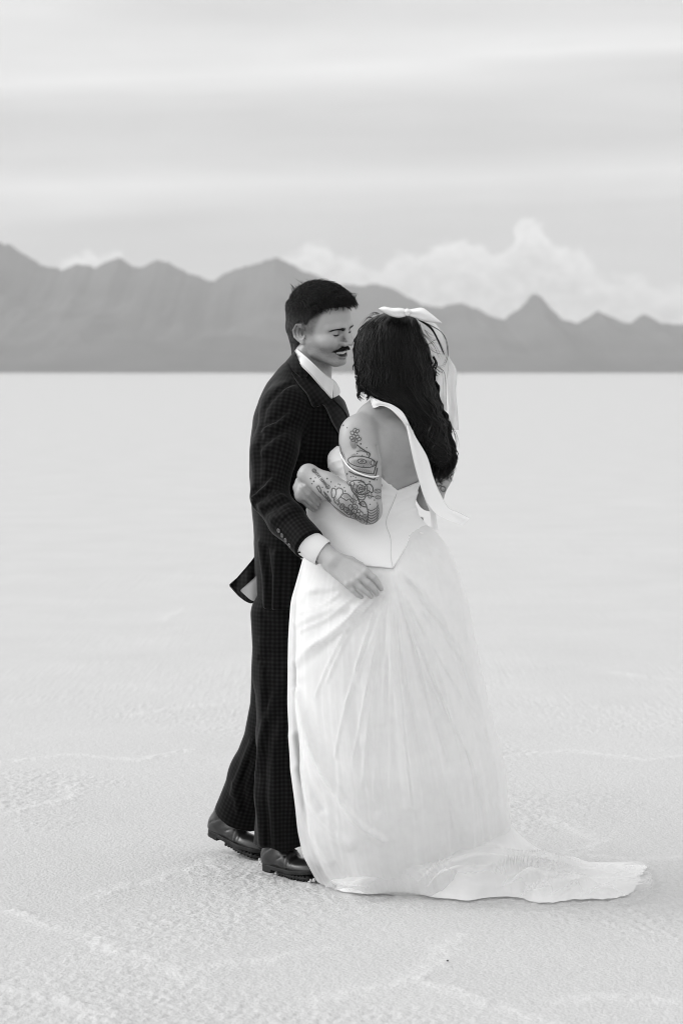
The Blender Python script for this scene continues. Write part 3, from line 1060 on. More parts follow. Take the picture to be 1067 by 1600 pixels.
def man_body(P):
    Q = HEAD_M.loc(P)
    rad = np.linalg.norm(P - HEAD_M.wor((0.01, 0, 0.01)), axis=1)
    d = np.full(len(P), 1.0)
    m = rad < .22
    d[~m] = rad[~m] - .15
    if m.any():
        d[m] = head_sdf(Q[m]) * HEAD_M.s
    n = rc(P, neck_a, neck_b, .051, .058)
    n = smin(n, rc(P, HEAD_M.wor((-.012, .045, -.055)), W(505, 606, -.02), .012, .010), .02)      # neck muscle
    n = smin(n, ell(P, HEAD_M.wor((.028, 0, -.105)), (.020, .02, .028)), .03)
    d = smin(d, n, .007)
    T_ = unwarp(Q); T_[:, 1] = np.abs(T_[:, 1])
    g = chain(T_, [(-.004, .060, -.058), (.018, .055, -.088), (.055, .030, -.112)], [.003, .003, .002], .004)
    d = d + .0045 * np.exp(-(np.maximum(g, 0) / .006) ** 2)
    d = smin(d, torso_m(P), .03)
    d = smin(d, chain(P, [SH, EL, WR], [.045, .034, .026], .02), .02)
    d = smin(d, chain(P, [W(470, 622, .20), W(505, 730, .27), W(600, 812, .10), W(628, 829, .005)], [.05, .04, .03, .026], .02), .02)
    hx = np.linalg.norm(P - W(650, 842, -.05), axis=1)
    mh = hx < .16
    if mh.any():
        Pm = P[mh]
        hd = rc(Pm, W(628, 829, .005), W(640, 835, -.025), .026, .024)
        fg = None
        for k in range(4):
            dz = (k - 1.5) * 9.0
            kn = W(655 - abs(k - 1) * 1.5, 842 + dz * .95, -.058)
            hd = smin(hd, rc(Pm, W(634, 832 + dz * .5, -.012), kn, .015, .0125), .010)
            L_ = (15, 17, 16, 12)[k]
            q = chain(Pm, [kn, W(655 + L_ * .7, 846 + dz * 1.1, -.085), W(655 + L_ * 1.3, 851 + dz * 1.15, -.112)], [.0105, .0088, .0068], .003)
            fg = q if fg is None else smin(fg, q, .0012)
        hd = smin(hd, fg, .006)
        hd = smin(hd, chain(Pm, [W(634, 826, -.01), W(648, 816, -.045), W(658, 812, -.070)], [.014, .0115, .0085], .004), .006)
        d[mh] = smin(d[mh], hd, .010)
    for a, b, c in ((HIPN, KNN, W(437, 1290, .0)), (HIPF, KNF, W(385, 1250, .27))):
        d = smin(d, chain(P, [a, b, c], [.065, .045, .030], .02), .02)
    rh = np.linalg.norm(P - W(545, 895, -.42), axis=1)
    m = rh < .17
    if m.any():
        d[m] = smin(d[m], hand_m(P[m]), .006)
    return d


def sparse_two(f, lo, hi, h):
    return polygonize(f, lo, hi, h)


V, F = polygonize(man_body, (-.36, -.50, .02), (.24, .42, 1.78), .0026, .01)
Q = unwarp(HEAD_M.loc(V))
tone = np.ones(len(V))
A = np.abs(Q[:, 1])
inh = np.linalg.norm(Q, axis=1) < .2
nz = perlin(V * 260)
beard = sstep(-.015, -.045, Q[:, 2]) * sstep(-.015, .02, Q[:, 0]) * sstep(-.16, -.10, Q[:, 2]) * inh
tone -= .30 * beard * (0.7 + .9 * nz)
fadezone = sstep(.048, .030, Q[:, 0] - .35 * (Q[:, 2] - .03)) * sstep(-.01, .02, Q[:, 2]) * inh
tone = tone * (1 - fadezone * (.62 + .3 * nz))
lips = np.exp(-(np.minimum(chain(Q * [1, 1, 1], [(.099, 0, -.0750), (.094, .014, -.0715), (.082, .027, -.052)], [.004, .0035, .001]), chain(Q * [1, -1, 1], [(.099, 0, -.0750), (.094, .014, -.0715), (.082, .027, -.052)], [.004, .0035, .001])).clip(0) / .003) ** 2) * inh
tone -= .22 * lips
mouth = (chain(np.stack([Q[:, 0], A, Q[:, 2]], -1), [(0.0990, 0.0, -0.0600), (0.0940, 0.014, -0.0580), (0.085, 0.0275, -0.0520)], [0.0100, 0.0092, 0.0034]) < .0004) & inh
tone[mouth] = .06
for q, r in (((.080, .030, .075), .0016), ((.045, .062, -.02), .0012), ((.05, .055, -.045), .0012)):
    tone -= .6 * np.exp(-(np.linalg.norm(Q - q, axis=1) / r) ** 2)
body_m = make_mesh('body', V, F, M_SKIN_M, man, attrs={'tone': np.clip(tone, .03, 1.2)})


def head_hit(frame, f, s, u, out=.0):
    """march towards the head centre line to sit on the face"""
    P = frame.wor((f, s, u))
    return P


def on_face(fr, sdf, su, f0=.16, lift=.0):
    """points on the face for (side, up) pairs, marching backwards along -forward"""
    su = np.array(su, float)
    su[:, 1] = warp_u(su[:, 1])
    f = np.full(len(su), f0)
    for _ in range(50):
        d = sdf(np.stack([f, su[:, 0], su[:, 1]], -1))
        f -= np.clip(d, 0, .02) * .8
    return fr.wor(np.stack([f + lift, su[:, 0], su[:, 1]], -1))


# teeth: an arc of eight
def build_teeth():
    V = []; Fs = []
    for i in range(8):
        a = (i - 3.5) * .0064
        f = .0940 - 12.0 * a * a
        w = .0030; hgt = .0108 if abs(i - 3.5) < 1 else .0100
        box = [(f - .003, a - w, -.0505), (f, a - w, -.0507), (f, a + w, -.0507), (f - .003, a + w, -.0505),
               (f - .003, a - w * .9, -.0507 - hgt), (f - .0008, a - w * .9, -.0507 - hgt), (f - .0008, a + w * .9, -.0507 - hgt), (f - .003, a + w * .9, -.0507 - hgt)]
        o = len(V)
        V += box
        Fs += [tuple(o + k for k in q) for q in ((0, 1, 2, 3), (4, 7, 6, 5), (1, 5, 6, 2), (0, 4, 5, 1), (3, 2, 6, 7), (0, 3, 7, 4))]
    V = np.array(V); V[:, 2] = warp_u(V[:, 2])
    return make_mesh('teeth', HEAD_M.wor(V), Fs, M_TEETH, body_m, smooth=False)


build_teeth()

# moustache: combed hairs spreading down and out from under the nose
def hairs_on(fr, roots_su, dirs, length, lift, bend, rad, name, mat, parent, jit=.25, f0=.16):
    K = len(roots_su)
    n = 6
    t = np.linspace(0, 1, n)
    su = roots_su[:, None, :] + dirs[:, None, :] * (length[:, None, None] * t[None, :, None])
    P = on_face(fr, head_sdf, su.reshape(-1, 2), f0).reshape(K, n, 3)
    fwd = fr.M[:, 0] * fr.s
    P = P + fwd * (lift * (0.25 + 1.0 * np.sin(np.pi * np.clip(t * .8, 0, 1))))[None, :, None] * RNG.uniform(.5, 1.3, K)[:, None, None]
    R = np.repeat(rad * np.sin(np.pi * (0.15 + .8 * t))[None], K, 0)
    return tubes(name, P, R, mat, parent, 4)


K = 700
side = RNG.choice([-1, 1], K)
w = RNG.uniform(0, 1, K) ** .9
w = np.where(side < 0, w * .72, w)
roots = np.stack([side * (.001 + .034 * w), -.0338 - .0140 * w ** 1.4 - RNG.uniform(-.0060, .0050, K) * (1 - .45 * w) * (1 - .4 * w)], -1)
dirs = np.stack([side * (.30 + .30 * w + RNG.normal(0, .12, K)), -.95 + .15 * w + RNG.normal(0, .1, K)], -1)
hairs_on(HEAD_M, roots, dirs, RNG.uniform(.0060, .0105, K) * (1.1 - .40 * w), .0040, 0, .00085, 'moustache', M_HAIR_M, man)

for sd in (-1, 1):
    K = 230
    w = RNG.uniform(0, 1, K)
    roots = np.stack([sd * (.010 + .040 * w), .0262 + .0075 * np.sin(w * 2.4) - .006 * w + RNG.uniform(-.0038, .0034, K) * (1.1 - .85 * w)], -1)
    dirs = np.stack([sd * (.9 + 0 * w), .35 - .7 * w + RNG.normal(0, .15, K)], -1)
    hairs_on(HEAD_M, roots, dirs, RNG.uniform(.005, .009, K), .0012, 0, .00060, 'eyebrow', M_HAIR_M, man)
    # lash line of the lowered lid
    t = np.linspace(-1, 1, 14)
    su = np.stack([sd * (.0325 + .0135 * t), .0125 - .0030 * (1 - t * t) + .0015 * t], -1)
    P = on_face(HEAD_M, head_sdf, su, .14, .0006)
    tubes('eyelash', P[None], (.0022 * (1.12 - np.abs(t) ** 3))[None], M_INK, man, 5)
    su = np.stack([sd * (.0325 + .0135 * t), .0215 + .0030 * (1 - t * t)], -1)

# ---- hair of the groom
def hairline(Q):
    u = Q[:, 2]; a = np.abs(Q[:, 1])
    F_ = np.interp(u, [-.09, -.05, -.02, .0, .028, .054, .078, .093, .106, .13], [-.046, -.036, -.026, -.018, .004, .020, .044, .066, .088, .12])
    mid = np.interp(u, [.06, .080, .093, .108], [.02, .062, .084, .13])
    k = sstep(.05, .025, a)
    return Q[:, 0] - (F_ * (1 - k) + np.maximum(F_, mid) * k)


def hair_thick(Q):
    u = Q[:, 2]
    top = sstep(.02, .11, u)
    return .0060 + .0085 * top * sstep(-.10, -.02, Q[:, 0] - .3 * (u - .1)) + .004 * top


def skull(Q):
    A = Q.copy(); A[:, 1] = np.abs(A[:, 1])
    d = ell(A, (-0.004, 0, 0.043), (0.090, 0.077, 0.087))
    d = smin(d, ell(A, (0.030, 0, 0.052), (0.066, 0.066, 0.060)), 0.03)
    d = smin(d, chain(Q, [(-.046, 0, .0), (-.040, 0, -.060)], [.044, .036], .01), .03)
    return d


def man_hair_q(Q):
    d = skull(Q) - hair_thick(Q)
    d = smax(d, hairline(Q), .010)
    d = smax(d, -.080 - Q[:, 2], .012)
    A = Q.copy(); A[:, 1] = np.abs(A[:, 1])
    d = smax(d, -ell(A, (-.006, .084, .006), (.026, .020, .038)), .006)
    return d + .0022 * perlin(Q * np.array([90, 90, 40.0]))


man_hair = lambda P: man_hair_q(HEAD_M.loc(P)) * HEAD_M.s
o_ = HEAD_M.o
V, F = polygonize(man_hair, o_ - .17, o_ + .20, .0034)
HAIR_PARTS = [(V, F)]
# strands standing off that mass
Q = HEAD_M.loc(V)
N = gradient(man_hair, V); N /= np.linalg.norm(N, axis=1)[:, None] + 1e-9
Nl = N @ HEAD_M.M
ok = np.nonzero(np.sum(Nl * (Q - np.array([-.01, 0, .03])), 1) > .03)[0]
K = 8200
pick = RNG.choice(ok, K)
q0 = Q[pick]; nn = Nl[pick]
topw = sstep(.045, .11, q0[:, 2])
flow = topw[:, None] * np.array([.85, -.10, .15]) + (1 - topw)[:, None] * np.array([-.45, 0, -.9])
flow = flow + RNG.normal(0, .34, (K, 3)) * (0.55 + topw)[:, None]
flow = flow - nn * np.sum(flow * nn, 1)[:, None]
flow /= np.linalg.norm(flow, axis=1)[:, None] + 1e-9
L = .010 + .020 * topw * RNG.uniform(.4, 1.15, K)
t = np.linspace(0, 1, 5)
lift = (.34 + .20 * topw * RNG.uniform(0, 1.0, K))
pts = q0[:, None] - nn[:, None] * .0015 + flow[:, None] * (L[:, None] * t)[..., None] + nn[:, None] * (L * lift)[:, None, None] * t[None, :, None] * (1.5 - t)[None, :, None]
pts[:, :, 2] -= (.05 * L[:, None] * t ** 2)
rad = (.0007 + .0004 * topw)[:, None] * (1 - .85 * t ** 2)[None]
HAIR_PARTS.append(tubes(None, HEAD_M.wor(pts), rad * HEAD_M.s, sides=4))
# quiff lifted by the wind at the forehead and spikes at the crown
def wisps(roots, tips, bow, rad, n=7, sides=4):
    roots = np.asarray(roots); tips = np.asarray(tips); t = np.linspace(0, 1, n)[None, :, None]
    P = roots[:, None] * (1 - t) + tips[:, None] * t + np.asarray(bow)[:, None] * (4 * t * (1 - t))
    R = np.repeat((rad * (1 - .9 * t[0, :, 0] ** 1.5))[None], len(roots), 0)
    return tubes(None, P, R, sides=sides)


r_, tp, bw_ = [], [], []
for i in range(90):                      # forehead tuft
    a = RNG.uniform(-.03, .045); r0 = np.array([.062 + RNG.uniform(-.02, .01), a, .119 + RNG.uniform(-.008, .004)])
    tipv = np.array([.106 + RNG.uniform(-.02, .008), a + RNG.normal(0, .007), .110 + RNG.uniform(-.016, .022)])
    r_.append(HEAD_M.wor(r0)); tp.append(HEAD_M.wor(tipv)); bw_.append(HEAD_M.M @ np.array([.003, 0, .006]))
for i in range(220):                     # crown
    a = RNG.uniform(-.05, .05); f = RNG.uniform(-.070, .0); r0 = np.array([f, a, .125 - 7 * (f + .01) ** 2])
    tipv = r0 + np.array([RNG.normal(-.012, .012), RNG.normal(0, .009), RNG.uniform(.008, .030)])
    r_.append(HEAD_M.wor(r0)); tp.append(HEAD_M.wor(tipv)); bw_.append(HEAD_M.M @ np.array([-.002, 0, .002]))
for i in range(0):                      # nape
    a = RNG.uniform(-.04, .055); r0 = np.array([-.066, a, -.040 + RNG.uniform(-.012, .02)])
    tipv = r0 + np.array([RNG.uniform(-.006, .022), RNG.normal(0, .004), -RNG.uniform(.006, .014)])
    r_.append(HEAD_M.wor(r0)); tp.append(HEAD_M.wor(tipv)); bw_.append(HEAD_M.M @ np.array([-.005, 0, 0]))
HAIR_PARTS.append(wisps(r_, tp, bw_, .0011))
# fine hairs that break the edge at the forehead and temple
near_ = np.nonzero((np.abs(hairline(Q)) < .007) & (Q[:, 2] > .0) & (skull(Q) > .001))[0]
pk = RNG.choice(near_, 520)
rt = Q[pk]
sidew = sstep(.03, .055, np.abs(rt[:, 1]))[:, None]
dr = (1 - sidew) * np.array([.75, .25, -.45]) + sidew * np.array([.55, 0, -.75]) + RNG.normal(0, .28, (520, 3))
dr /= np.linalg.norm(dr, axis=1)[:, None]
ln = RNG.uniform(.004, .013, 520)[:, None]
HAIR_PARTS.append(wisps(HEAD_M.wor(rt - Nl[pk] * .003), HEAD_M.wor(rt - Nl[pk] * .003 + dr * ln), np.tile(HEAD_M.M @ np.array([.001, 0, .001]), (520, 1)), .0006))
V, F = join(HAIR_PARTS)
Q = HEAD_M.loc(V)
hair_m = make_mesh('hair', V, F, M_HAIR_M, man, attrs={'crop': sstep(.085, .045, Q[:, 2]) * sstep(.0, .03, np.abs(Q[:, 1])) * (.6 + .8 * perlin(V * 120)).clip(0, 1.4)})

# ---- shirt: collar and cuff
shirt = None
ct = curve3([(521, 594, -.055), (507, 585, -.072), (491, 570, -.082), (476, 556, -.060), (466, 546.5, -.005), (465, 545, .06), (474, 552, .12), (496, 572, .13), (515, 590, .075)], 60)
cb = curve3([(518.5, 623, -.092), (503, 606, -.105), (485, 585, -.112), (470, 570, -.092), (463, 556, -.01), (462, 555, .06), (470, 563, .135), (498, 590, .15), (520, 612, .085)], 60)
def before(f, C, gap):
    px, py = to_px(C)
    p, ok = hit(f, px, py, default=9)
    y = np.where(ok & (C[:, 1] < .02), np.minimum(C[:, 1], p[:, 1] - gap), C[:, 1])
    return W(px, py, y)


cb = before(jacket_f, cb, .012)
ct = before(jacket_f, ct, .006)
shirt = band('shirt_collar', ct, cb, M_SHIRT, man, .0035)
fb = curve3([(519, 592, -.05), (526, 600, -.03), (531, 610, .0)], 12)
fc = curve3([(520, 622, -.09), (528, 618, -.07), (532, 612, -.01)], 12)
band('collar_point', fb, fc, M_SHIRT, shirt, .003)

ax = WR - EL; ax /= np.linalg.norm(ax)
c0 = W(480, 848, -.372); c1 = W(505, 864.5, -.392)
def ring(c, a, r1, r2, n=40, squash=.8):
    a = a / np.linalg.norm(a)
    s = np.cross(a, [0, 1.0, 0]); s /= np.linalg.norm(s); tt = np.cross(a, s)
    g = np.linspace(0, 2 * np.pi, n, endpoint=False)
    return c + r1 * np.cos(g)[:, None] * s + r2 * np.sin(g)[:, None] * tt
cax = c1 - c0
rows = []
for tpos, rr in ((-.25, .0405), (.25, .0412), (.6, .0408), (.97, .0392), (1.0, .0385), (.97, .0365), (.5, .035)):
    rows.append(ring(c0 + cax * tpos, cax * 1.0, rr, rr * .80))
V = np.concatenate(rows)
cuff = make_mesh('shirt_cuff', V, grid_faces(7, 40, True), M_SHIRT, man)
def cuff_f(P):
    return rc(P, c0, c1, .0405, .0390)
for (bx, by, rr, mt) in ((467.5, 863, .0045, M_INK), (472, 873, .0035, M_METAL)):
    p, ok = hit(cuff_f, bx, by, default=-.37)
    u_, v_ = np.meshgrid(np.linspace(0, np.pi, 7), np.linspace(0, 2 * np.pi, 12, endpoint=False), indexing='ij')
    S = np.stack([rr * np.sin(u_) * np.cos(v_), .5 * rr * np.cos(u_), rr * 0.6 * np.sin(u_) * np.sin(v_)], -1).reshape(-1, 3)
    make_mesh('cufflink', S + p[0], grid_faces(7, 12, True), mt, cuff)


# ---- shoes
def build_shoe(heel, toe, pitch_up, name='shoe'):
    """heel, toe: world points under heel back and toe tip"""
    heel = np.asarray(heel); toe = np.asarray(toe)
    L = np.linalg.norm(toe - heel)
    x = (toe - heel) / L
    y = np.cross([0, 0, 1.0], x); y /= np.linalg.norm(y)
    z = np.cross(x, y)
    M = np.stack([x, y, z], 1)
    k = L / .295
    loc = lambda P: (P - heel) @ M / k
    wor = lambda Q: Q @ M.T * k + heel

    def outline(Q):
        p = Q[:, :2]
        def rc2(a, b, r1, r2):
            a = np.array(a); b = np.array(b); ba = b - a
            h = np.clip((p - a) @ ba / (ba @ ba), 0, 1)
            return np.linalg.norm(p - a - h[:, None] * ba, axis=1) - (r1 + (r2 - r1) * h)
        d = rc2((.040, 0), (.11, -.002), .036, .037)
        d = smin(d, rc2((.11, -.002), (.20, .002), .037, .049), .02)
        return smin(d, rc2((.20, .002), (.252, -.004), .049, .041), .02)

    def sole_f(P):
        Q = loc(P)
        o = outline(Q)
        zt = .020 + .012 * sstep(.16, .30, Q[:, 0])          # toe spring
        d = smax(o, np.abs(Q[:, 2] - zt) - .0075, .002)
        heel_b = smax(smax(o + .001, Q[:, 0] - .075, .002), np.abs(Q[:, 2] - .011) - .012, .002)
        d = np.minimum(d, heel_b)
        lug = smax(smax(o + .004, .12 - Q[:, 0], .002), np.abs(Q[:, 2] - .008) - .0075 - .0035 * np.sign(np.sin(Q[:, 0] * 420)), .002)
        return np.minimum(d, lug) * k

    def upper_q(Q):
        d = chain(Q, [(.036, 0, .055), (.06, 0, .060), (.12, 0, .056)], [.034, .036, .035], .02)
        d = smin(d, ell(Q, (.205, .002, .034), (.088, .043, .034)), .03)
        d = smin(d, chain(Q, [(.032, 0, .034), (.15, 0, .036)], [.033, .036], .02), .02)
        d = smin(d, chain(Q, [(.046, 0, .07), (.062, 0, .118)], [.037, .041], .02), .02)
        d = smin(d, chain(Q, [(.075, 0, .10), (.135, 0, .062)], [.034, .034], .02), .02)
        d = smax(d, .026 - Q[:, 2], .003)
        # stitched seams: toe cap, quarter, tongue edge
        for pts in ([(.195, -.06, .02), (.178, -.03, .062), (.172, 0, .075), (.178, .03, .062), (.195, .06, .02)],
                    [(.075, -.05, .03), (.11, -.043, .055), (.15, -.030, .072)], [(.075, .05, .03), (.11, .043, .055), (.15, .030, .072)],
                    [(.016, -.036, .045), (.05, -.046, .075), (.09, -.036, .098)], [(.016, .036, .045), (.05, .046, .075), (.09, .036, .098)]):
            g = chain(Q, [np.array(p) for p in pts], [.0015] * len(pts), .002)
            d = d + .0022 * np.exp(-np.maximum(g, 0) / .0022)
        # creases over the ball
        d = d + .0012 * np.sin(Q[:, 0] * 380) * np.exp(-((Q[:, 0] - .165) / .014) ** 2)
        d = smax(d, Q[:, 2] - .118, .004)
        return d

    upper_f = lambda P: upper_q(loc(P)) * k
    lo_ = np.minimum(heel, toe) - .10; hi_ = np.maximum(heel, toe) + .13
    V, F = polygonize(upper_f, lo_, hi_, .003)
    s = make_mesh(name, V, F, M_LEATHER, man)
    V, F = polygonize(sole_f, lo_, hi_, .003)
    make_mesh('sole', V, F, M_SOLE, s)
    for i in range(4):
        xx = .105 + .016 * i
        yy = np.linspace(-.022, .022, 9)
        Q = np.stack([np.full(9, xx) + .006 * (yy / .022), yy, np.full(9, .2)], -1)
        for _ in range(60):
            Q[:, 2] -= np.maximum(upper_q(Q), 0) * .8
        Q[:, 2] += .0012
        tubes('lace', wor(Q)[None], np.full((1, 9), .0018), M_SOLE, s, 5)
    return s, wor, upper_q


GZ = .0
h0 = ground_at(414, 1357); t0 = ground_at(497, 1377)
s1, wor1, up1 = build_shoe(h0, t0, 0)
# white thread end on the side of the front shoe
h2 = W(327, 1301, .36); t2 = ground_at(413, 1343)
build_shoe(h2, t2, 0)
# ---------------------------------------------------------------- the bride
bride = bpy.data.objects.new('person', None)
COL.objects.link(bride)
tag(bride, 'bride seen from behind in a white gown with tattooed arms and long black hair', 'person')
HEAD_F = Frame(W(612, 556, -.20), math.radians(180 - 42), math.radians(8), math.radians(3), .95)


def satin_build(T, b, out):
    co = objco(T)
    n = T.noise(T.vmath('MULTIPLY', co, (6.0, 6.0, 34.0)), 1.0, 3.0, 0.55, 0.6)
    add_bump(T, b, n, 0.16, 0.012)


def tulle_build(T, b, out):
    co = objco(T)
    n = T.noise(T.vmath('MULTIPLY', co, (45.0, 45.0, 5.0)), 1.0, 2.0, 0.5, 0.6)
    add_bump(T, b, n, 0.05, 0.004)
    tr = T.new('ShaderNodeBsdfTranslucent')
    tr.inputs[0].default_value = (.90, .90, .90, 1)
    mx = T.new('ShaderNodeMixShader')
    mx.inputs[0].default_value = 0.25
    T.t.links.new(b.outputs[0], mx.inputs[1]); T.t.links.new(tr.outputs[0], mx.inputs[2])
    T.t.links.new(mx.outputs[0], out.inputs[0])


def sheer(cover):
    def f(T, b, out):
        tr = T.new('ShaderNodeBsdfTransparent')
        tl = T.new('ShaderNodeBsdfTranslucent')
        tl.inputs[0].default_value = (.90, .90, .90, 1)
        m1 = T.new('ShaderNodeMixShader'); m1.inputs[0].default_value = .45
        T.t.links.new(b.outputs[0], m1.inputs[1]); T.t.links.new(tl.outputs[0], m1.inputs[2])
        lw = T.new('ShaderNodeLayerWeight'); lw.inputs[0].default_value = .35
        n = T.noise(objco(T), 9.0, 3.0, 0.6)
        fac = T.math('ADD', T.math('ADD', cover - .1, T.math('MULTIPLY', lw.outputs['Facing'], .55)), T.math('MULTIPLY', n, .2), clamp=True)
        fac = T.math('MULTIPLY', fac, T.math('SUBTRACT', 1.0, attr(T, 'fray')), clamp=True)
        m2 = T.new('ShaderNodeMixShader')
        T.put(m2.inputs[0], fac)
        T.t.links.new(tr.outputs[0], m2.inputs[1]); T.t.links.new(m1.outputs[0], m2.inputs[2])
        T.t.links.new(m2.outputs[0], out.inputs[0])
    return f


M_SATIN = material('white satin', 0.73, 0.55, 0.35, satin_build)
M_TULLE = material('white tulle over satin', 0.90, 0.8, 0.15, tulle_build)
M_VOILE = material('sheer tulle', 0.88, 0.8, 0.1, sheer(.34))
M_RIBBON = material('white ribbon', 0.70, 0.5, 0.3, lambda T, b, o: add_bump(T, b, T.noise(T.vmath('MULTIPLY', objco(T), (1., 1., 4.)), 30.0, 3.0, 0.5), 0.2, 0.004))
M_ORGANZA = material('sheer organza', 0.85, 0.5, 0.3, sheer(.66))
M_ZIP = material('zip placket', 0.58, 0.6, 0.3)

# ---- rows: photo row, left, right, depth centre, depth radius
SKIRT = [(780, 490, 652, -.175, .118), (800, 483, 655, -.18, .13), (815, 481, 664, -.185, .142), (830, 479, 684, -.19, .155), (860, 475, 704, -.20, .175), (885, 469, 714, -.205, .19), (940, 457, 729, -.21, .21),
         (1000, 454, 739, -.205, .23), (1100, 453, 760, -.18, .25), (1200, 458, 785, -.15, .27), (1260, 466, 790, -.13, .26),
         (1300, 470, 793, -.12, .24), (1340, 479, 796, -.11, .22), (1378, 500, 798, -.10, .205)]
BODICE = [(672, 548, 676, -.235, .095), (690, 538, 674, -.235, .098), (720, 534, 668, -.225, .102), (745, 530, 660, -.215, .103), (760, 508, 654, -.20, .106), (772, 494, 651, -.19, .112), (785, 483, 648, -.185, .118),
          (800, 480, 650, -.18, .128), (830, 480, 672, -.188, .152), (860, 476, 696, -.198, .174), (885, 470, 712, -.205, .19), (900, 466, 718, -.205, .195)]
bl = Loft(BODICE, 2.0)
BACK = [(640, 590, 640, -.235, .04), (655, 562, 668, -.235, .075)] + [r for r in BODICE if r[0] < 880]
tl_f = Loft(BACK, 2.0, -.004)

SHL = W(561, 676, -.315); ELL_ = W(575, 797, -.395); WRL = W(482, 741, -.310)
SHR = W(672, 686, -.165); ELR = W(672, 778, -.12); WRR = W(600, 700, .02)
NKF = HEAD_F.wor((-.018, 0, -.05)); NKB = W(611, 640, -.235)
HANDL = [[(470, 768, -.310), (477, 777, -.306), (486, 786, -.296), (494, 794, -.280)],
         [(474, 762, -.318), (482, 771, -.316), (490, 780, -.304), (497, 788, -.285)],
         [(478, 758, -.320), (486, 766, -.318), (493, 774, -.306), (499, 782, -.290)],
         [(466, 772, -.296), (473, 781, -.290), (482, 790, -.280), (490, 797, -.268)]]


def arm_l(P):
    d = chain(P, [SHL, W(567, 728, -.352), ELL_], [.0530, .0500, .0400], .02)
    d = smin(d, ell(P, W(557, 692, -.335), (.044, .042, .058)), .03)
    f = chain(P, [W(574, 796, -.398), W(548, 782, -.385), W(512, 759, -.345), WRL], [.0400, .0430, .0345, .0290], .02)
    return smin(d, f, .010)


def hand_l(P):
    d = chain(P, [WRL, W(478, 744, -.303)], [.0285, .0255], .012)
    Rh = np.array([[.94, 0, .34], [0, 1, 0], [-.34, 0, .94]])
    h = ell(P, W(474, 764, -.292), (.0235, .030, .040), Rh)
    h = smin(h, chain(P, [W(468, 752, -.285), W(465, 762, -.283), W(471, 775, -.276)], [.0125, .0130, .0115], .004), .008)
    fin = None
    for k_, v in enumerate(HANDL):
        e_ = chain(P, [W(*q) for q in v], [.0102, .0090, .0080, .0064], .003)
        fin = e_ if fin is None else smin(fin, e_, .0008)
    h = smin(h, fin, .005)
    d = smin(d, h, .006)
    g = chain(P, [W(466, 746, -.31), W(475, 755, -.325), W(484, 752, -.32)], [.002] * 3, .003)
    return d + .0035 * np.exp(-(np.maximum(g, 0) / .004) ** 2)


PIT = None


def bride_body(P):
    d = tl_f(P)
    d = smin(d, rc(P, NKF, NKB, .046, .050), .02)
    d = smin(d, chain(P, [W(606, 634, -.235), W(582, 652, -.265), SHL], [.042, .040, .046], .02), .035)
    d = smin(d, chain(P, [W(614, 634, -.225), W(645, 655, -.195), SHR], [.042, .040, .044], .02), .035)
    # shoulder blades and the furrow of the spine
    d = smin(d, ell(P, W(590, 702, -.315), (.034, .024, .050)), .022)
    d = smin(d, ell(P, W(645, 700, -.300), (.030, .024, .048)), .022)
    g = chain(P, [W(620, 650, -.335), W(625, 700, -.345), W(621, 745, -.335), W(617, 775, -.32)], [.003] * 4, .01)
    d = d + .0095 * np.exp(-(np.maximum(g, 0) / .014) ** 2)
    d = smin(d, ell(P, W(590, 752, -.285), (.04, .03, .02)), .02)
    d = smin(d, arm_l(P), .012)
    # fold of the armpit
    if PIT is not None:
        g = chain(P, PIT, [.001] * len(PIT), .004)
        d = d + .0075 * np.exp(-(np.maximum(g, 0) / .0042) ** 2)
    r = chain(P, [SHR, W(683, 740, -.145), ELR], [.046, .042, .037], .02)
    r = smin(r, chain(P, [ELR, W(640, 740, -.04), WRR], [.037, .033, .026], .01), .01)
    d = smin(d, r, .02)
    rh = np.linalg.norm(P - W(475, 760, -.29), axis=1)
    m = rh < .13
    if m.any():
        d[m] = smin(d[m], hand_l(P[m]), .008)
    # right hand resting on his far shoulder
    d = smin(d, chain(P, [WRR, W(585, 680, .05), W(570, 668, .08)], [.026, .026, .016], .01), .01)
    for dx in (0, 4, 8, 12):
        d = smin(d, chain(P, [W(572 + dx, 662 + dx, .08), W(560 + dx, 655 + dx, .11), W(552 + dx, 660 + dx, .13)], [.010, .0085, .006], .003), .004)
    Q = HEAD_F.loc(P)
    rad = np.linalg.norm(P - HEAD_F.wor((0.01, 0, 0.01)), axis=1)
    m = rad < .20
    if m.any():
        d[m] = smin(d[m], head_sdf(Q[m], False) * HEAD_F.s, .012)
    # legs under the gown
    for x in (575, 650):
        d = smin(d, chain(P, [W(600 + (x - 600) * .6, 870, -.19), W(x, 1100, -.17), W(x + 4, 1345, -.13)], [.085, .055, .035], .03), .03)
        d = smin(d, chain(P, [W(x + 4, 1352, -.13), W(x - 6, 1362, -.03)], [.03, .022], .02), .02)
    return d


# ---- tattoo ink: drawings kept as lines (column, row, half width, strength) projected onto the arm along the view of the arm's outer side
INK_LINES = []
INK_DOTS = []
INK_FILLS = []


def pl(pts, w=.55, s=.8, closed=False, smooth=True):
    A = np.array(pts + ([pts[0]] if closed else []), float)
    if smooth and len(A) > 2:
        A = catmull(A, len(A) * 5)
    INK_LINES.append((A, w, s))


def oval(cx, cy, rx, ry, rot=0, w=.55, s=.8, a0=0, a1=360):
    a = np.radians(np.linspace(a0, a1, 22)); r = math.radians(rot)
    x = rx * np.cos(a); y = ry * np.sin(a)
    INK_LINES.append((np.stack([cx + x * math.cos(r) - y * math.sin(r), cy + x * math.sin(r) + y * math.cos(r)], 1), w, s))


def fill(cx, cy, rx, ry, rot=0, s=.4):
    INK_FILLS.append((cx, cy, rx, ry, math.radians(rot), s))


def C6(x, y):                     # coordinates read from an enlarged view
    return 480 + x / 8.2, 660 + y / 8.2


def c6(pts):
    return [C6(*p) for p in pts]


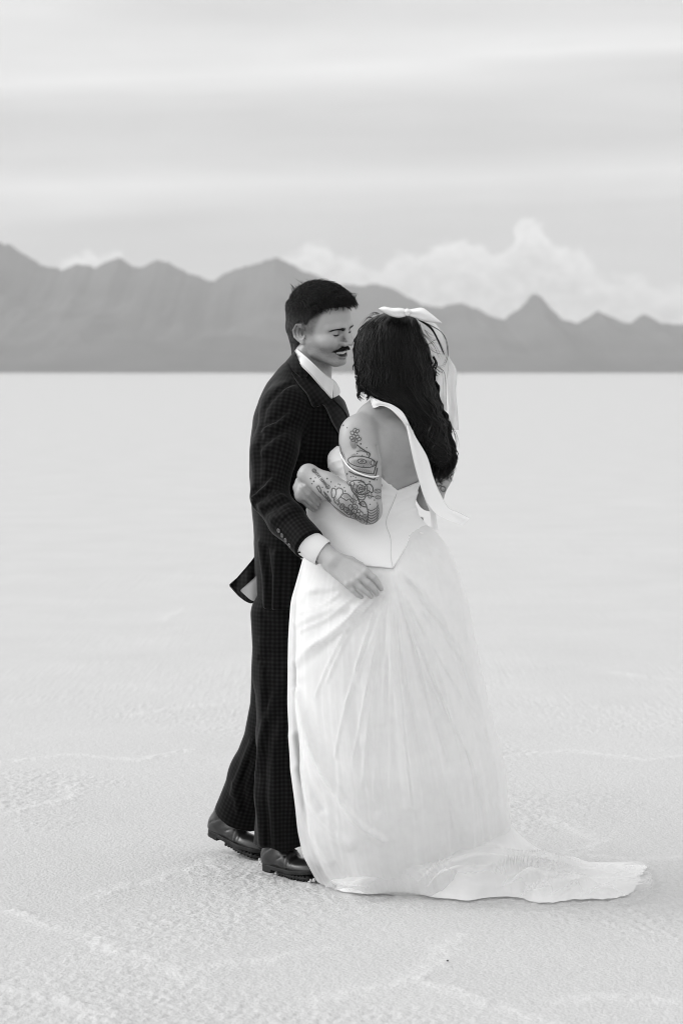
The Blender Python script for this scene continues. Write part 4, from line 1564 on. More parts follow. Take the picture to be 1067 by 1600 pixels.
# blossom sprig on the shoulder
for x, y in [(610, 100), (575, 135), (640, 110), (600, 175), (640, 185), (665, 215), (620, 150), (590, 225), (625, 235), (570, 200)]:
    oval(*C6(x, y), 3.1, 2.4, (x * 7) % 180, .5, .75)
for a in range(7):
    pl(c6([(560 + a * 12, 215), (555 + a * 13, 270), (580 + a * 8, 330)]), .4, .5)
fill(*C6(610, 300), 4.5, 7, 20, .5)
# horn of the gramophone and the box with its disc
pl(c6([(640, 290), (690, 330), (750, 370), (800, 400), (790, 450)]), .7, .85); pl(c6([(640, 370), (700, 365), (760, 385)]), .6, .8)
fill(*C6(700, 345), 8, 3, 28, .45); fill(*C6(775, 400), 3, 4, 0, .6)
oval(*C6(700, 505), 22, 8.5, 8, .6, .85); oval(*C6(700, 500), 7, 3.6, 8, .6, .8); oval(*C6(700, 498), 2, 1.2, 0, .6, .8); oval(*C6(835, 520), 3, 3.6, 0, .5, .8)
fill(*C6(640, 520), 12, 6, 8, .5); fill(*C6(770, 520), 10, 6, 8, .5); fill(*C6(700, 560), 18, 3, 8, .45)
pl(c6([(520, 530), (560, 580), (640, 620), (760, 650), (850, 660), (895, 500)]), .7, .85, smooth=False); pl(c6([(540, 630), (620, 670), (740, 700), (860, 735), (865, 700)]), .8, .85, smooth=False)
fill(*C6(720, 620), 17, 4.5, 10, .5); fill(*C6(700, 685), 18, 2.6, 12, .6); pl(c6([(895, 590), (880, 660), (860, 700)]), .8, .8)
fill(*C6(590, 430), 6, 3.5, -30, .5); fill(*C6(450, 420), 3.5, 10, -25, .55); fill(*C6(420, 330), 2.5, 8, -15, .5)
# rose on the upper arm
pl(c6([(540, 810), (560, 760), (640, 740), (720, 760), (745, 800), (800, 790), (840, 840), (830, 900), (780, 870)]), .65, .85)
pl(c6([(600, 780), (590, 850), (640, 900), (720, 880), (740, 820)]), .65, .85); pl(c6([(640, 800), (680, 860), (740, 850)]), .6, .8); pl(c6([(620, 860), (660, 920), (740, 920), (790, 900)]), .65, .85)
pl(c6([(640, 920), (660, 980), (720, 990), (760, 940), (850, 950)]), .65, .8); pl(c6([(560, 800), (575, 870), (640, 960), (690, 1060)]), .8, .9)
fill(*C6(700, 830), 6, 5, 20, .6); fill(*C6(640, 850), 5, 8, 10, .5); fill(*C6(700, 915), 8, 3, 0, .6); fill(*C6(600, 820), 4, 8, 20, .4); fill(*C6(780, 850), 5, 4, 30, .4)
pl(c6([(660, 1040), (720, 1010), (760, 1080), (700, 1070), (660, 1040)]), .7, .85); fill(*C6(710, 1040), 5, 3, 20, .6)
for k in range(3):
    oval(*C6(690, 860), 4 + 4 * k, 3 + 3.2 * k, 25 + 30 * k, .55, .8, 20 + 70 * k, 300 + 70 * k)
for x, y, r in [(560, 780, 6), (620, 955, 6), (800, 930, 5), (590, 1010, 5), (900, 880, 5), (905, 960, 4)]:
    oval(*C6(x, y), r, r * .6, x % 90, .5, .7); fill(*C6(x, y), r * .7, r * .4, x % 90, .45)
# banded petals at the elbow
for k in range(6):
    pl(c6([(770, 1110 + 32 * k), (820, 1130 + 34 * k), (880, 1100 + 34 * k), (905, 1060 + 34 * k)]), .5, .75)
pl(c6([(760, 1080), (780, 1160), (770, 1260), (750, 1320)]), .6, .8); pl(c6([(895, 1030), (915, 1120), (900, 1230), (850, 1310)]), .5, .6)
for k in range(6):
    pl(c6([(700 + 6 * k, 1200 + 16 * k), (730 + 4 * k, 1180 + 18 * k), (770, 1190 + 18 * k)]), .5, .75)
# flowers and leaves along the forearm
pl(c6([(310, 900), (320, 850), (355, 850), (370, 900), (350, 960), (320, 960), (310, 900)]), .6, .8); pl(c6([(365, 870), (400, 840), (450, 860), (455, 910), (420, 960), (390, 1000)]), .6, .8)
pl(c6([(340, 960), (350, 1010), (390, 1050), (410, 1000)]), .6, .8); fill(*C6(360, 990), 3.5, 7, -15, .5); fill(*C6(350, 1010), 2.5, 5, 0, .5)
pl(c6([(430, 960), (450, 920), (510, 915), (560, 960), (600, 1020), (560, 1010), (540, 980), (500, 1000), (470, 980), (430, 960)]), .6, .8); fill(*C6(500, 945), 7, 4, 15, .45)
for x, y in [(450, 1080), (500, 1120), (560, 1090), (610, 1080), (540, 1150), (600, 1140), (640, 1190), (590, 1200)]:
    oval(*C6(x, y), 4.6, 3.6, (x * 3) % 180, .55, .8); fill(*C6(x + 4, y + 6), 3.4, 2.4, 30, .6)
pl(c6([(120, 830), (150, 815), (180, 890), (170, 900), (120, 830)]), .6, .8); pl(c6([(215, 890), (260, 940), (300, 1010), (260, 980), (215, 890)]), .6, .8)
pl(c6([(150, 880), (230, 960), (320, 1060), (440, 1150), (560, 1240)]), .7, .7); fill(*C6(280, 985), 2.6, 7, -50, .6); fill(*C6(420, 1070), 3.5, 6, -50, .5)
for x, y in [(660, 1130), (690, 1160), (680, 1210), (650, 1240), (620, 1250), (700, 1250)]:
    pl(c6([(x - 25, y), (x, y - 18), (x + 25, y + 4)]), .6, .75)
for x, y in [(640, 400), (705, 422), (685, 275), (760, 325), (510, 68), (460, 38), (560, 695), (620, 708), (690, 740), (800, 760), (890, 735), (885, 875), (860, 995), (805, 1050), (610, 985), (680, 1085), (255, 720), (305, 762),
             (360, 818), (195, 832), (265, 890), (400, 790), (475, 835), (485, 880), (85, 755), (60, 785), (45, 720), (420, 800), (510, 660), (720, 560), (590, 690), (105, 710), (870, 580)]:
    INK_DOTS.append((*C6(x, y), 1.0 if (x + y) % 3 else 1.35))
for x, y, rx, ry, ro, s in [(690, 860, 17, 15, 30, .20), (480, 1060, 20, 13, 40, .24), (590, 1150, 13, 11, 40, .28), (700, 580, 24, 11, 8, .18), (610, 220, 9, 14, 20, .14), (850, 1180, 9, 16, 10, .12), (330, 960, 9, 9, 40, .16), (700, 1240, 9, 9, 20, .3)]:
    fill(*C6(x, y), rx, ry, ro, s)
for k in range(14):
    x, y = 400 + 22 * k, 1030 + 16 * k
    pl(c6([(x - 22, y - 26), (x, y - 10), (x + 10, y + 18), (x - 12, y + 30)]), .5, .7)
for k in range(9):
    x, y = 600 + (k % 3) * 70, 790 + (k // 3) * 55
    pl(c6([(x, y), (x + 25, y + 12), (x + 34, y + 36)]), .5, .7)
# script along the wrist: two blossoms with small capitals between them
GL = {'S': [[(1, 0), (0, 0), (0, .5), (1, .5), (1, 1), (0, 1)]], 'T': [[(0, 0), (1, 0)], [(.5, 0), (.5, 1)]], 'A': [[(0, 1), (.5, 0), (1, 1)], [(.2, .6), (.8, .6)]], 'Y': [[(0, 0), (.5, .5), (1, 0)], [(.5, .5), (.5, 1)]],
      'H': [[(0, 0), (0, 1)], [(1, 0), (1, 1)], [(0, .5), (1, .5)]], 'U': [[(0, 0), (0, 1), (1, 1), (1, 0)]], 'M': [[(0, 1), (0, 0), (.5, .6), (1, 0), (1, 1)]], 'N': [[(0, 1), (0, 0), (1, 1), (1, 0)]]}
tx0, ty0 = 493.8, 738.6; tx1, ty1 = 509.5, 757.5
dx, dy = (tx1 - tx0), (ty1 - ty0); LN = math.hypot(dx, dy); dx /= LN; dy /= LN
word = 'STAY HUMAN'
for i, ch in enumerate(word):
    for st_ in GL.get(ch, []):
        a = LN * (i / len(word)); wv = LN / len(word) * .72
        pts = [(tx0 + dx * (a + x * wv) - dy * (y - .5) * -3.4 * -1, ty0 + dy * (a + x * wv) + dx * (y - .5) * 3.4) for x, y in st_]
        INK_LINES.append((np.array(pts), .38, .8))
oval(491, 735.5, 3.2, 2.6, 40, .5, .8); oval(491, 735.5, 1.6, 1.2, 0, .5, .8); oval(512, 760.5, 3.2, 2.6, 40, .5, .8); oval(511, 761, 1.5, 1.2, 0, .5, .8)
# right upper arm
for x, y in [(684, 742), (690, 748), (686, 756), (692, 764), (680, 750), (694, 740)]:
    oval(x, y, 4.5, 3.5, (x * 11) % 180, .6, .8); fill(x + 1, y + 2, 3, 2, 20, .5)


def ink_at(px, py):
    v = np.zeros(len(px))
    for A, w, s in INK_LINES:
        m = (px > A[:, 0].min() - 3) & (px < A[:, 0].max() + 3) & (py > A[:, 1].min() - 3) & (py < A[:, 1].max() + 3)
        if m.any():
            d = seg_dist2(px[m], py[m], [tuple(p) for p in A])
            v[m] = np.maximum(v[m], .46 * s * np.exp(-(d / 2.0) ** 1.5))
            v[m] = np.maximum(v[m], min(1., s * 1.15) * sstep(w + .60, w - .15, d))
    for x, y, r in INK_DOTS:
        v = np.maximum(v, .9 * sstep(r + .5, r - .4, np.hypot(px - x, py - y)))
    for cx, cy, rx, ry, ro, s in INK_FILLS:
        X = (px - cx) * math.cos(ro) + (py - cy) * math.sin(ro); Y = -(px - cx) * math.sin(ro) + (py - cy) * math.cos(ro)
        v = np.maximum(v, min(.9, 1.25 * s + .10) * sstep(1.2, .5, np.hypot(X / rx, Y / ry)) * (.72 + .5 * np.sin(px * 2.1 + py * 1.3 + 2 * np.sin(py * .9))).clip(.25, 1))
    return v


PIT = list(hit(bride_body, [589.5, 592, 594.5, 597, 596], [698, 708, 720, 735, 746])[0])
lo_b, hi_b = (-.20, -.50, .02), (.36, .22, 1.72)
V, F = polygonize(bride_body, lo_b, hi_b, .0028, .012)


def refine(V, F, sel, f):
    """split the chosen quads in four (finer skin where the drawings are)"""
    Q = F[sel]; keep = F[~sel]
    E = np.stack([Q, np.roll(Q, -1, 1)], -1)                       # (n,4,2)
    key = np.sort(E, -1).reshape(-1, 2)
    uq, inv, cnt = np.unique(key[:, 0] * (len(V) + 1) + key[:, 1], return_inverse=True, return_counts=True)
    a_, b_ = uq // (len(V) + 1), uq % (len(V) + 1)
    mid = (V[a_] + V[b_]) / 2
    cen = V[Q].mean(1)
    def proj(P):
        g = gradient(f, P)
        return P - g * np.clip(f(P) / np.maximum((g * g).sum(1), .05), -.002, .002)[:, None]
    inner = cnt > 1
    mid[inner] = proj(mid[inner]); cen = proj(cen)
    o = len(V); me_ = o + inv.reshape(-1, 4); ce_ = o + len(mid) + np.arange(len(Q))
    new = [np.stack([Q[:, k], me_[:, k], ce_, me_[:, (k - 1) % 4]], -1) for k in range(4)]
    return np.concatenate([V, mid, cen]), np.concatenate([keep] + new)


def arm_zone(V):
    q = np.minimum(np.maximum(arm_l(V), hand_l(V) * -1 + .004), np.linalg.norm(V - W(688, 752, -.15), axis=1) - .06)
    return (q < .004) & (V[:, 1] < np.interp(V[:, 0], [-.1, .1], [-.27, -.34]) + .02)


for _ in range(2):
    V, F = refine(V, F, arm_zone(V)[F].all(1), bride_body)
px_, py_ = to_px(V)
N = gradient(bride_body, V)
tone = np.ones(len(V))
onarm = ((arm_l(V) < .006) | (np.linalg.norm(V - W(688, 752, -.15), axis=1) < .09)) & (N[:, 1] < .15)
ink = np.zeros(len(V))
ink[onarm] = ink_at(px_[onarm], py_[onarm])
back_side = (arm_l(V) < .006) & (N[:, 1] >= .15)
ink[back_side] = .6 * sstep(.16, .22, np.abs(perlin(V[back_side] * 55)))
spots = perlin(V * 150)
tone -= .25 * sstep(.50, .62, spots)
tone *= 1 - .95 * ink
body_f = make_mesh('body', V, F, M_SKIN_F, bride, attrs={'tone': tone})

# the arm drawn finer than the trunk would need: nothing else to add here

# ---- gown: bodice
TOPX = [440, 508, 514, 526, 534, 545, 560, 592, 606, 621, 638, 657, 672, 690]
TOPY = [720, 715, 706, 696, 699, 712, 728, 743, 757, 766.5, 760, 751.5, 742, 735]


BOTX = [440, 470, 500, 520, 540, 575, 600, 614, 640, 660, 690, 760]
BOTY = [850, 858, 866, 872, 880, 885, 887, 888, 846, 826, 812, 800]


def cups(P):
    d = ell(P, W(535, 722, -.175), (.041, .062, .049))
    return smin(d, ell(P, W(590, 722, -.06), (.06, .05, .05)), .03)


def bodice_f(P):
    d = smin(bl(P) - .002, cups(P) - .002, .022)
    px, py = to_px(P)
    k = PXM * DIST / (DIST + P[:, 1])
    top = np.interp(px, TOPX, TOPY)
    top = np.where(P[:, 1] > -.16, np.minimum(top, 712), top)
    d = smax(d, (top - py) / k, .003)
    bot = np.interp(px, BOTX, BOTY)
    d = smax(d, (py - bot) / k, .003)
    # gathered drape lines of the fitted satin
    w = .0055 * perlin(np.stack([P[:, 0] * 4, P[:, 1] * 4, P[:, 2] * 30 + P[:, 0] * 9 + 1.5 * np.sin(P[:, 0] * 12)], -1)) - .0030 * (1 - np.abs(perlin(np.stack([P[:, 0] * 7 + 3, P[:, 1] * 7, P[:, 2] * 26 - P[:, 0] * 6], -1))) * 2).clip(0) ** 5
    return d + w * sstep(1.0, 1.10, P[:, 2])


V, F = polygonize(bodice_f, (-.16, -.46, .88), (.32, .10, 1.34), .0042, .012)
gown = bpy.data.objects.new('gown', None)
COL.objects.link(gown); gown.parent = bride
make_mesh('bodice', V, F, M_SATIN, gown)


def trace(f, pts, n, gap, default=-.3):
    A = catmull(np.array(pts, float), n)
    p, ok = hit(f, A[:, 0], A[:, 1], default=default)
    return p + np.array([0, -gap, 0])


zp = trace(bodice_f, [(620.5, 769), (614, 786), (607, 802), (603.5, 815), (605, 826), (609, 836), (611, 850), (610.5, 866), (612, 880), (614, 887)], 60, .0006)
tubes('zip', zp, np.full((1, 60), .0011), M_ZIP, gown, 5)
zs = trace(bodice_f, [(644, 842), (634, 858), (622, 876), (614, 888)], 30, .0004)
tubes('seam', zs, np.full((1, 30), .0009), M_ZIP, gown, 5)
full_f = lambda P: np.minimum(bride_body(P), bodice_f(P))
stp = trace(lambda P: np.minimum(arm_l(P), bodice_f(P)), [(526.5, 697), (529, 703), (532.5, 710), (537, 719), (543, 727.5), (552, 735), (563, 740.5), (574, 744), (583, 745.3), (592.5, 743.5)], 60, .0022)
tubes('shoulder_strap', stp, np.full((1, 60), .0024), M_SATIN, gown, 6)

# ---- gown: skirt as a swept cloth surface
ST = smooth_rows(SKIRT, 500)


def skirt_surface(nv, nt, grow, seed, folds):
    rows = np.interp(np.linspace(0, 1, nv) ** .9, np.linspace(0, 1, 500), ST[0])
    L, R, yc, ry = [np.interp(rows, ST[0], ST[i]) for i in (1, 2, 3, 4)]
    th = np.linspace(0, 2 * np.pi, nt, endpoint=False)
    z = W(0 * rows, rows, yc)[:, 2]
    z = z - (z[-1] - .004) * sstep(.4, 1, np.linspace(0, 1, nv))
    xl = W(L, rows, yc)[:, 0]; xr = W(R, rows, yc)[:, 0]
    cx = (xl + xr) / 2; sv_ = np.linspace(0, 1, nv); flare = grow * (1 + 1.6 * sv_) * sstep(.0, .35, sv_) - .004 * sstep(.25, .12, sv_); rx = (xr - xl) / 2 + flare; ryy = ry + flare
    v = np.linspace(0, 1, nv)[:, None]
    t = th[None, :]
    # pleats fan out from the point of the bodice (rear centre) and flatten at the sides
    q = t + np.pi / 2                                     # 0 at the camera-facing side (-Y)
    q = (q + np.pi) % (2 * np.pi) - np.pi
    wob = .25 * perlin2(np.repeat(v * 3, nt, 1).ravel(), np.repeat(np.cos(q), nv, 0).ravel() * 2 + seed, seed).reshape(nv, nt) * v
    ph = q * folds + wob * folds * .6 + .9 * np.sin(q * 3 + seed)
    amp = .0025 + .0105 * v ** 1.1
    saw = np.sin(ph) + .35 * np.sin(2 * ph + 1.0) + .5 * np.sin(ph * .37 + 2 + seed)
    nz1 = perlin2(np.repeat(np.sin(q) * 7, nv, 0).ravel() + seed, np.repeat(v * 2.2, nt, 1).ravel(), 3 + seed).reshape(nv, nt)
    nz2 = perlin2(np.repeat(np.sin(q) * 22, nv, 0).ravel() + seed, np.repeat(v * 3.0, nt, 1).ravel(), 9 + seed).reshape(nv, nt)
    disp = amp * (.55 * saw * (0.6 + .8 * nz1) + 1.2 * nz1 + .5 * nz2)
    edge = np.abs(np.cos(t))                              # keep the outline
    disp = disp * (1 - .75 * edge ** 6) * (.15 + .85 * sstep(.02, .25, v))
    X = cx[:, None] + (rx[:, None] + disp) * np.cos(t)
    Y = yc[:, None] + (ryy[:, None] + disp) * np.sin(t)
    Z = np.repeat(z[:, None], nt, 1)
    P = np.stack([X, Y, Z], -1)
    # large wind-blown folds on the near side
    px, py = to_px(P.reshape(-1, 3))
    add = np.zeros(len(px))
    near = (P.reshape(-1, 3)[:, 1] < np.repeat(yc, nt))
    for pts, wd, hgt in BIG_FOLDS:
        A = catmull(np.array(pts, float), 24)
        m = near & (px > A[:, 0].min() - 4 * wd) & (px < A[:, 0].max() + 4 * wd) & (py > A[:, 1].min() - 4 * wd) & (py < A[:, 1].max() + 4 * wd)
        if m.any():
            d = seg_dist2(px[m], py[m], [tuple(p) for p in A])
            add[m] += hgt * np.exp(-(d / wd) ** 2)
    P = P.reshape(-1, 3)
    add *= sstep(-5, 60, py - np.interp(px, BOTX, BOTY))
    P[:, 1] -= add
    P[:, 0] -= .25 * add
    tuck = np.repeat(.007 * sstep(8, -6, py.reshape(nv, nt) - np.interp(px.reshape(nv, nt), BOTX, BOTY))[..., None], 3, 2).reshape(-1, 3)
    ctr = np.stack([np.repeat(cx, nt), np.repeat(yc, nt), P[:, 2]], -1)
    dv_ = ctr - P
    P = P + dv_ / (np.linalg.norm(dv_, axis=1)[:, None] + 1e-6) * tuck
    P[:, 2] = np.maximum(P[:, 2], .003)
    return P, (nv, nt)


FAN = []
_fr = np.random.default_rng(3)
for k in range(26):
    x1 = 500 + k * 11.5 + _fr.uniform(-8, 8); y1 = _fr.uniform(1020, 1300); bow_ = _fr.uniform(-.10, .16) * (x1 - 614)
    y0_ = _fr.uniform(890, 960); f0 = (y0_ - 888) / (y1 - 888)
    FAN.append(([(614 + (x1 - 614) * q + bow_ * 4 * q * (1 - q), 888 + (y1 - 888) * q) for q in np.linspace(f0, 1, 6)], _fr.uniform(1.8, 3.2), _fr.uniform(.0020, .0048)))
for p0, p1 in [((590, 930), (505, 1003)), ((572, 938), (486, 1010)), ((548, 938), (470, 985)), ((530, 928), (465, 958)), ((598, 928), (540, 985)), ((560, 905), (470, 925))]:
    FAN.append(([p0, ((p0[0] + p1[0]) / 2 + 3, (p0[1] + p1[1]) / 2 + 4), p1], 2.6, .0055))
BIG_FOLDS = FAN + [([(598, 922), (560, 950), (520, 985), (480, 1015), (460, 1035)], 7, .009), ([(585, 935), (550, 972), (510, 1010), (470, 1045)], 8, -.004),
             ([(560, 945), (520, 950), (480, 965), (462, 975)], 7, .008), ([(575, 905), (540, 905), (500, 915), (466, 935)], 8, .007),
             ([(462, 1080), (475, 1140), (500, 1200), (530, 1245), (560, 1285), (600, 1312)], 6.5, .022), ([(470, 1075), (490, 1130), (520, 1185), (550, 1228), (585, 1265)], 12, -.010),
             ([(458, 1150), (470, 1210), (490, 1260), (520, 1300), (545, 1320)], 8, .015), ([(462, 1200), (472, 1260), (490, 1310), (515, 1345)], 7, .014), ([(466, 1150), (480, 1215), (503, 1265)], 6, -.011),
             ([(615, 890), (632, 1000), (650, 1090), (690, 1200), (720, 1290)], 9, .010), ([(616, 890), (648, 960), (690, 1060), (730, 1160), (760, 1260)], 8, .009),
             ([(614, 890), (614, 1000), (626, 1120), (640, 1260)], 8, .009), ([(612, 890), (590, 980), (575, 1060), (570, 1160)], 9, .006),
             ([(618, 888), (670, 930), (715, 1000), (745, 1080)], 7, .009), ([(640, 850), (680, 880), (712, 920)], 6, .006), ([(640, 840), (675, 850), (700, 872)], 5, .006),
             ([(614, 895), (560, 945), (530, 1000)], 7, .006), ([(613, 895), (580, 920), (545, 960)], 6, -.005), ([(630, 900), (700, 1010), (750, 1130), (780, 1250)], 6, -.008),
             ([(617, 900), (642, 1010), (665, 1100), (700, 1200)], 6, -.008)]
P, (nv, nt) = skirt_surface(240, 560, -.010, 1.0, 9)
make_mesh('skirt', P, grid_faces(nv, nt, True), M_TULLE, gown)
P, (nv, nt) = skirt_surface(170, 420, 0.004, 5.0, 11)
px, py = to_px(P)
make_mesh('overskirt', P, grid_faces(nv, nt, True), M_VOILE, gown)


# ---- train spread over the salt to the right
def train_sheet(back, front, rise, nu, nv, seed, edge_amp, name, mat, base=.004, lift=1.0):
    """back, front: ground curves as photo pixels; rise: list of (u, v, height, su, sv) mounds"""
    b = catmull(np.array(back, float), nu); f = catmull(np.array(front, float), nu)
    B_ = ground_at(b[:, 0], b[:, 1]); F_ = ground_at(f[:, 0], f[:, 1])
    u = np.linspace(0, 1, nu)[:, None]; v = np.linspace(0, 1, nv)[None]
    P = B_[:, None] * (1 - v[..., None]) + F_[:, None] * v[..., None]
    U = np.repeat(u, nv, 1).ravel(); Vv = np.repeat(v, nu, 0).ravel()
    Pf = P.reshape(-1, 3)
    dout = (np.hypot((Pf[:, 0] - .21) / .285, (Pf[:, 1] + .11) / .215) - 1) * .24
    Hs = np.interp(U, [0, .06, .2, .36, .5, .62, .8, 1], [.015, .02, .05, .115, .130, .10, .04, .02]) * lift
    z = Hs * np.exp(-np.maximum(dout, 0) / .085)
    for cu, cv, h, su, sv in rise:
        z += h * np.exp(-((U - cu) / su) ** 2 - ((Vv - cv) / sv) ** 2)
    dirn = dout * 16 + Vv * 2 - U * 2.0 + .9 * perlin2(U * 4 + seed, Vv * 3, seed)
    fold = perlin2(dirn * 1.0, U * 2.2, seed + 3) + .45 * perlin2(dirn * 2.1, U * 4, seed + 5) + .2 * perlin2(dirn * 4, U * 8, seed + 7)
    ridge = 1 - 2 * np.abs(perlin2(dirn * 1.3 + 7, U * 3.0, seed + 9))
    fine_ = 1 - 2.4 * np.abs(perlin2(dirn * 2.4 + 2, U * 6, seed + 13))
    taper = np.minimum(1, np.minimum(U / .06 + .3, (1 - U) / .05) + .12)
    soft = (.04 + .96 * sstep(.015, .12, dout)) * (.35 + .65 * sstep(.3, .9, Vv))
    z = (z * (1 + .30 * fold * soft) + soft * (.030 * np.maximum(fold + .15, 0) + (.020 + .040 * sstep(.08, .2, U) * sstep(.8, .5, U)) * np.maximum(ridge, 0) ** 3 + .008 * np.maximum(fine_, 0) ** 2) * taper)
    z = z * np.where(U < .45, 1, sstep(0, .22, Vv) * sstep(.45, .6, U) + 1 - sstep(.45, .6, U)) * sstep(1.0, .74, U + .04 * perlin2(Vv * 4, U, seed)) ** .7
    fr = sstep(.87, 1.0, Vv)
    scal = 2.2 * perlin2(U * 9, U * 0 + 1.7, seed) + 1.4 * perlin2(U * 24, U * 0 + 4.1, seed)
    z = z * (1 - fr) + fr * np.maximum(0, .024 * scal) * sstep(1.0, .965, Vv)
    P = P.reshape(-1, 3).copy()
    P[:, 1] += fr * edge_amp * scal
    P[:, 0] += .02 * perlin2(U * 9, Vv * 9, seed + 11)
    rim = np.minimum(np.minimum(1 - Vv, 1.0), np.minimum((1 - U) * 1.5, 1))
    P[:, 2] = (base - .002) * sstep(0, .05, rim) + .0015 + np.maximum(z, 0) + .0015 * perlin2(U * 60, Vv * 25, seed)
    return make_mesh(name, P, grid_faces(nu, nv), mat, gown, attrs={'fray': .75 * sstep(.16, .0, rim)})


train_sheet([(560, 1335), (640, 1330), (720, 1328), (800, 1322), (870, 1345), (940, 1354), (1000, 1353), (1008, 1356)],
            [(522, 1390), (560, 1398), (640, 1396), (720, 1408), (800, 1402), (845, 1411), (900, 1406), (950, 1406), (985, 1394), (996, 1374)],
            [(.55, .62, .022, .14, .30), (.40, .78, .020, .08, .16), (.25, .84, .016, .07, .12), (.80, .5, .016, .2, .4)], 420, 130, 2.0, .016, 'train', M_TULLE)
train_sheet([(500, 1352), (580, 1345), (680, 1340), (780, 1332), (860, 1350), (930, 1354), (1012, 1352)],
            [(502, 1380), (540, 1410), (610, 1407), (700, 1422), (780, 1416), (840, 1421), (905, 1414), (970, 1416), (1010, 1400), (1022, 1378)],
            [(.55, .62, .026, .14, .30), (.40, .78, .030, .08, .16), (.25, .84, .022, .07, .12), (.80, .5, .018, .2, .4)], 380, 110, 2.0, .022, 'train_veil', M_VOILE, .014, 1.06)

# ---- halter ribbon
def strip(name, left, right, mat, parent, n=70, nv=11, thick=.0012, wave=.006, seed=0., cup=.004):
    l = curve3(left, n); r = curve3(right, n)
    t = np.linspace(0, 1, nv)[None, :, None]
    G = l[:, None] * (1 - t) + r[:, None] * t
    s = np.linspace(0, 1, n)
    uu = np.repeat(s[:, None], nv, 1); vv = np.repeat(t[..., 0], n, 0)
    off = wave * perlin2(uu.ravel() * 4 + seed, vv.ravel() * 1.5, seed).reshape(n, nv) + cup * np.sin(vv * np.pi * 2 + uu * 5 + seed) * .5
    G[..., 1] += off
    P = G.reshape(-1, 3)
    V = np.concatenate([P, P + np.array([0, thick, 0])])
    Fg = grid_faces(n, nv); o = n * nv
    rim = [i * nv for i in range(n)] + [(n - 1) * nv + j for j in range(1, nv)] + [i * nv + nv - 1 for i in range(n - 2, -1, -1)] + list(range(nv - 2, 0, -1))
    R_ = np.array([[rim[i], rim[(i + 1) % len(rim)], rim[(i + 1) % len(rim)] + o, rim[i] + o] for i in range(len(rim))])
    return make_mesh(name, V, np.concatenate([Fg, Fg[:, ::-1] + o, R_]), mat, parent)


M_CREPE = material('white crepe ribbon', 0.68, 0.7, 0.2, lambda T, b, o: add_bump(T, b, T.noise(T.vmath('MULTIPLY', objco(T), (1., 1., .4)), 40.0, 3.0, 0.5), 0.15, 0.004))
halter = strip('halter_ribbon', [(577, 616, -.235), (580, 618, -.285), (585, 622, -.31), (596, 627, -.325), (612, 632, -.34), (628, 643, -.35), (637, 658, -.355), (641, 668, -.355)],
               [(576, 632, -.235), (580, 636, -.285), (586, 637, -.312), (596, 634, -.325), (609, 639, -.34), (621, 650, -.352), (630, 661, -.357), (635, 671, -.357)], M_CREPE, bride, 40, 9, .0015, .001)
strip('ribbon_tail', [(634, 663, -.362), (638, 684, -.365), (646, 721, -.372), (654, 750, -.378), (663, 778, -.385), (678, 800, -.395), (698, 812, -.40), (722, 821, -.41)],
      [(640, 664, -.360), (650, 684, -.362), (667, 713, -.368), (677, 746, -.372), (687, 770, -.380), (701, 793, -.39), (716, 800, -.40), (733.5, 809, -.41)], M_CREPE, halter, 80, 11, .0012, .010, 2.)
strip('ribbon_tail', [(636, 668, -.358), (646, 715, -.365), (655, 750, -.370), (664, 782, -.372), (672, 803, -.375), (674, 828, -.378)],
      [(645, 672, -.355), (658, 715, -.362), (668, 750, -.366), (673, 776, -.370), (680, 800, -.372), (684, 829, -.375)], M_CREPE, halter, 70, 9, .0012, .010, 5.)

# ---- hair of the bride
HAIRM = [(486, 603, 642, -.20, .05), (492, 590, 649, -.205, .085), (502, 572, 655, -.21, .10), (515, 561, 660, -.215, .115), (530, 555, 664, -.22, .122), (550, 553, 673, -.225, .125), (566, 554, 673, -.23, .124), (580, 557, 680, -.237, .122), (596, 559, 679, -.245, .115),
         (608, 563, 685, -.26, .10), (616, 576, 684, -.275, .085), (626, 594, 686, -.29, .075), (634, 611, 692, -.30, .065), (646, 630, 690, -.31, .055), (662, 641, 700, -.315, .05), (680, 650, 700, -.32, .045),
         (700, 661, 705, -.325, .042), (714, 667, 706, -.325, .036), (726, 675, 701, -.325, .024), (734, 682, 696, -.325, .012)]
hl = Loft(HAIRM, 2.0, -.004)


def hair_face_cut(P):
    Q = HEAD_F.loc(P)
    return Q


def bride_hair_f(P):
    d = hl(P)
    # leave her face free on the far side
    Q = HEAD_F.loc(P)
    cut = ell(Q, (.105, 0, -.02), (.075, .062, .095))
    d = smax(d, -cut, .01)
    return d + .0055 * perlin(P * np.array([24, 24, 8.0])) + .0015 * perlin(P * np.array([70, 70, 16.0]))


V, F = polygonize(bride_hair_f, (-.02, -.42, 1.16), (.36, .02, 1.72), .0042, .012)
HP = [(V, F)]
HT = smooth_rows([(r[0], r[1], r[2]) for r in HAIRM], 300)


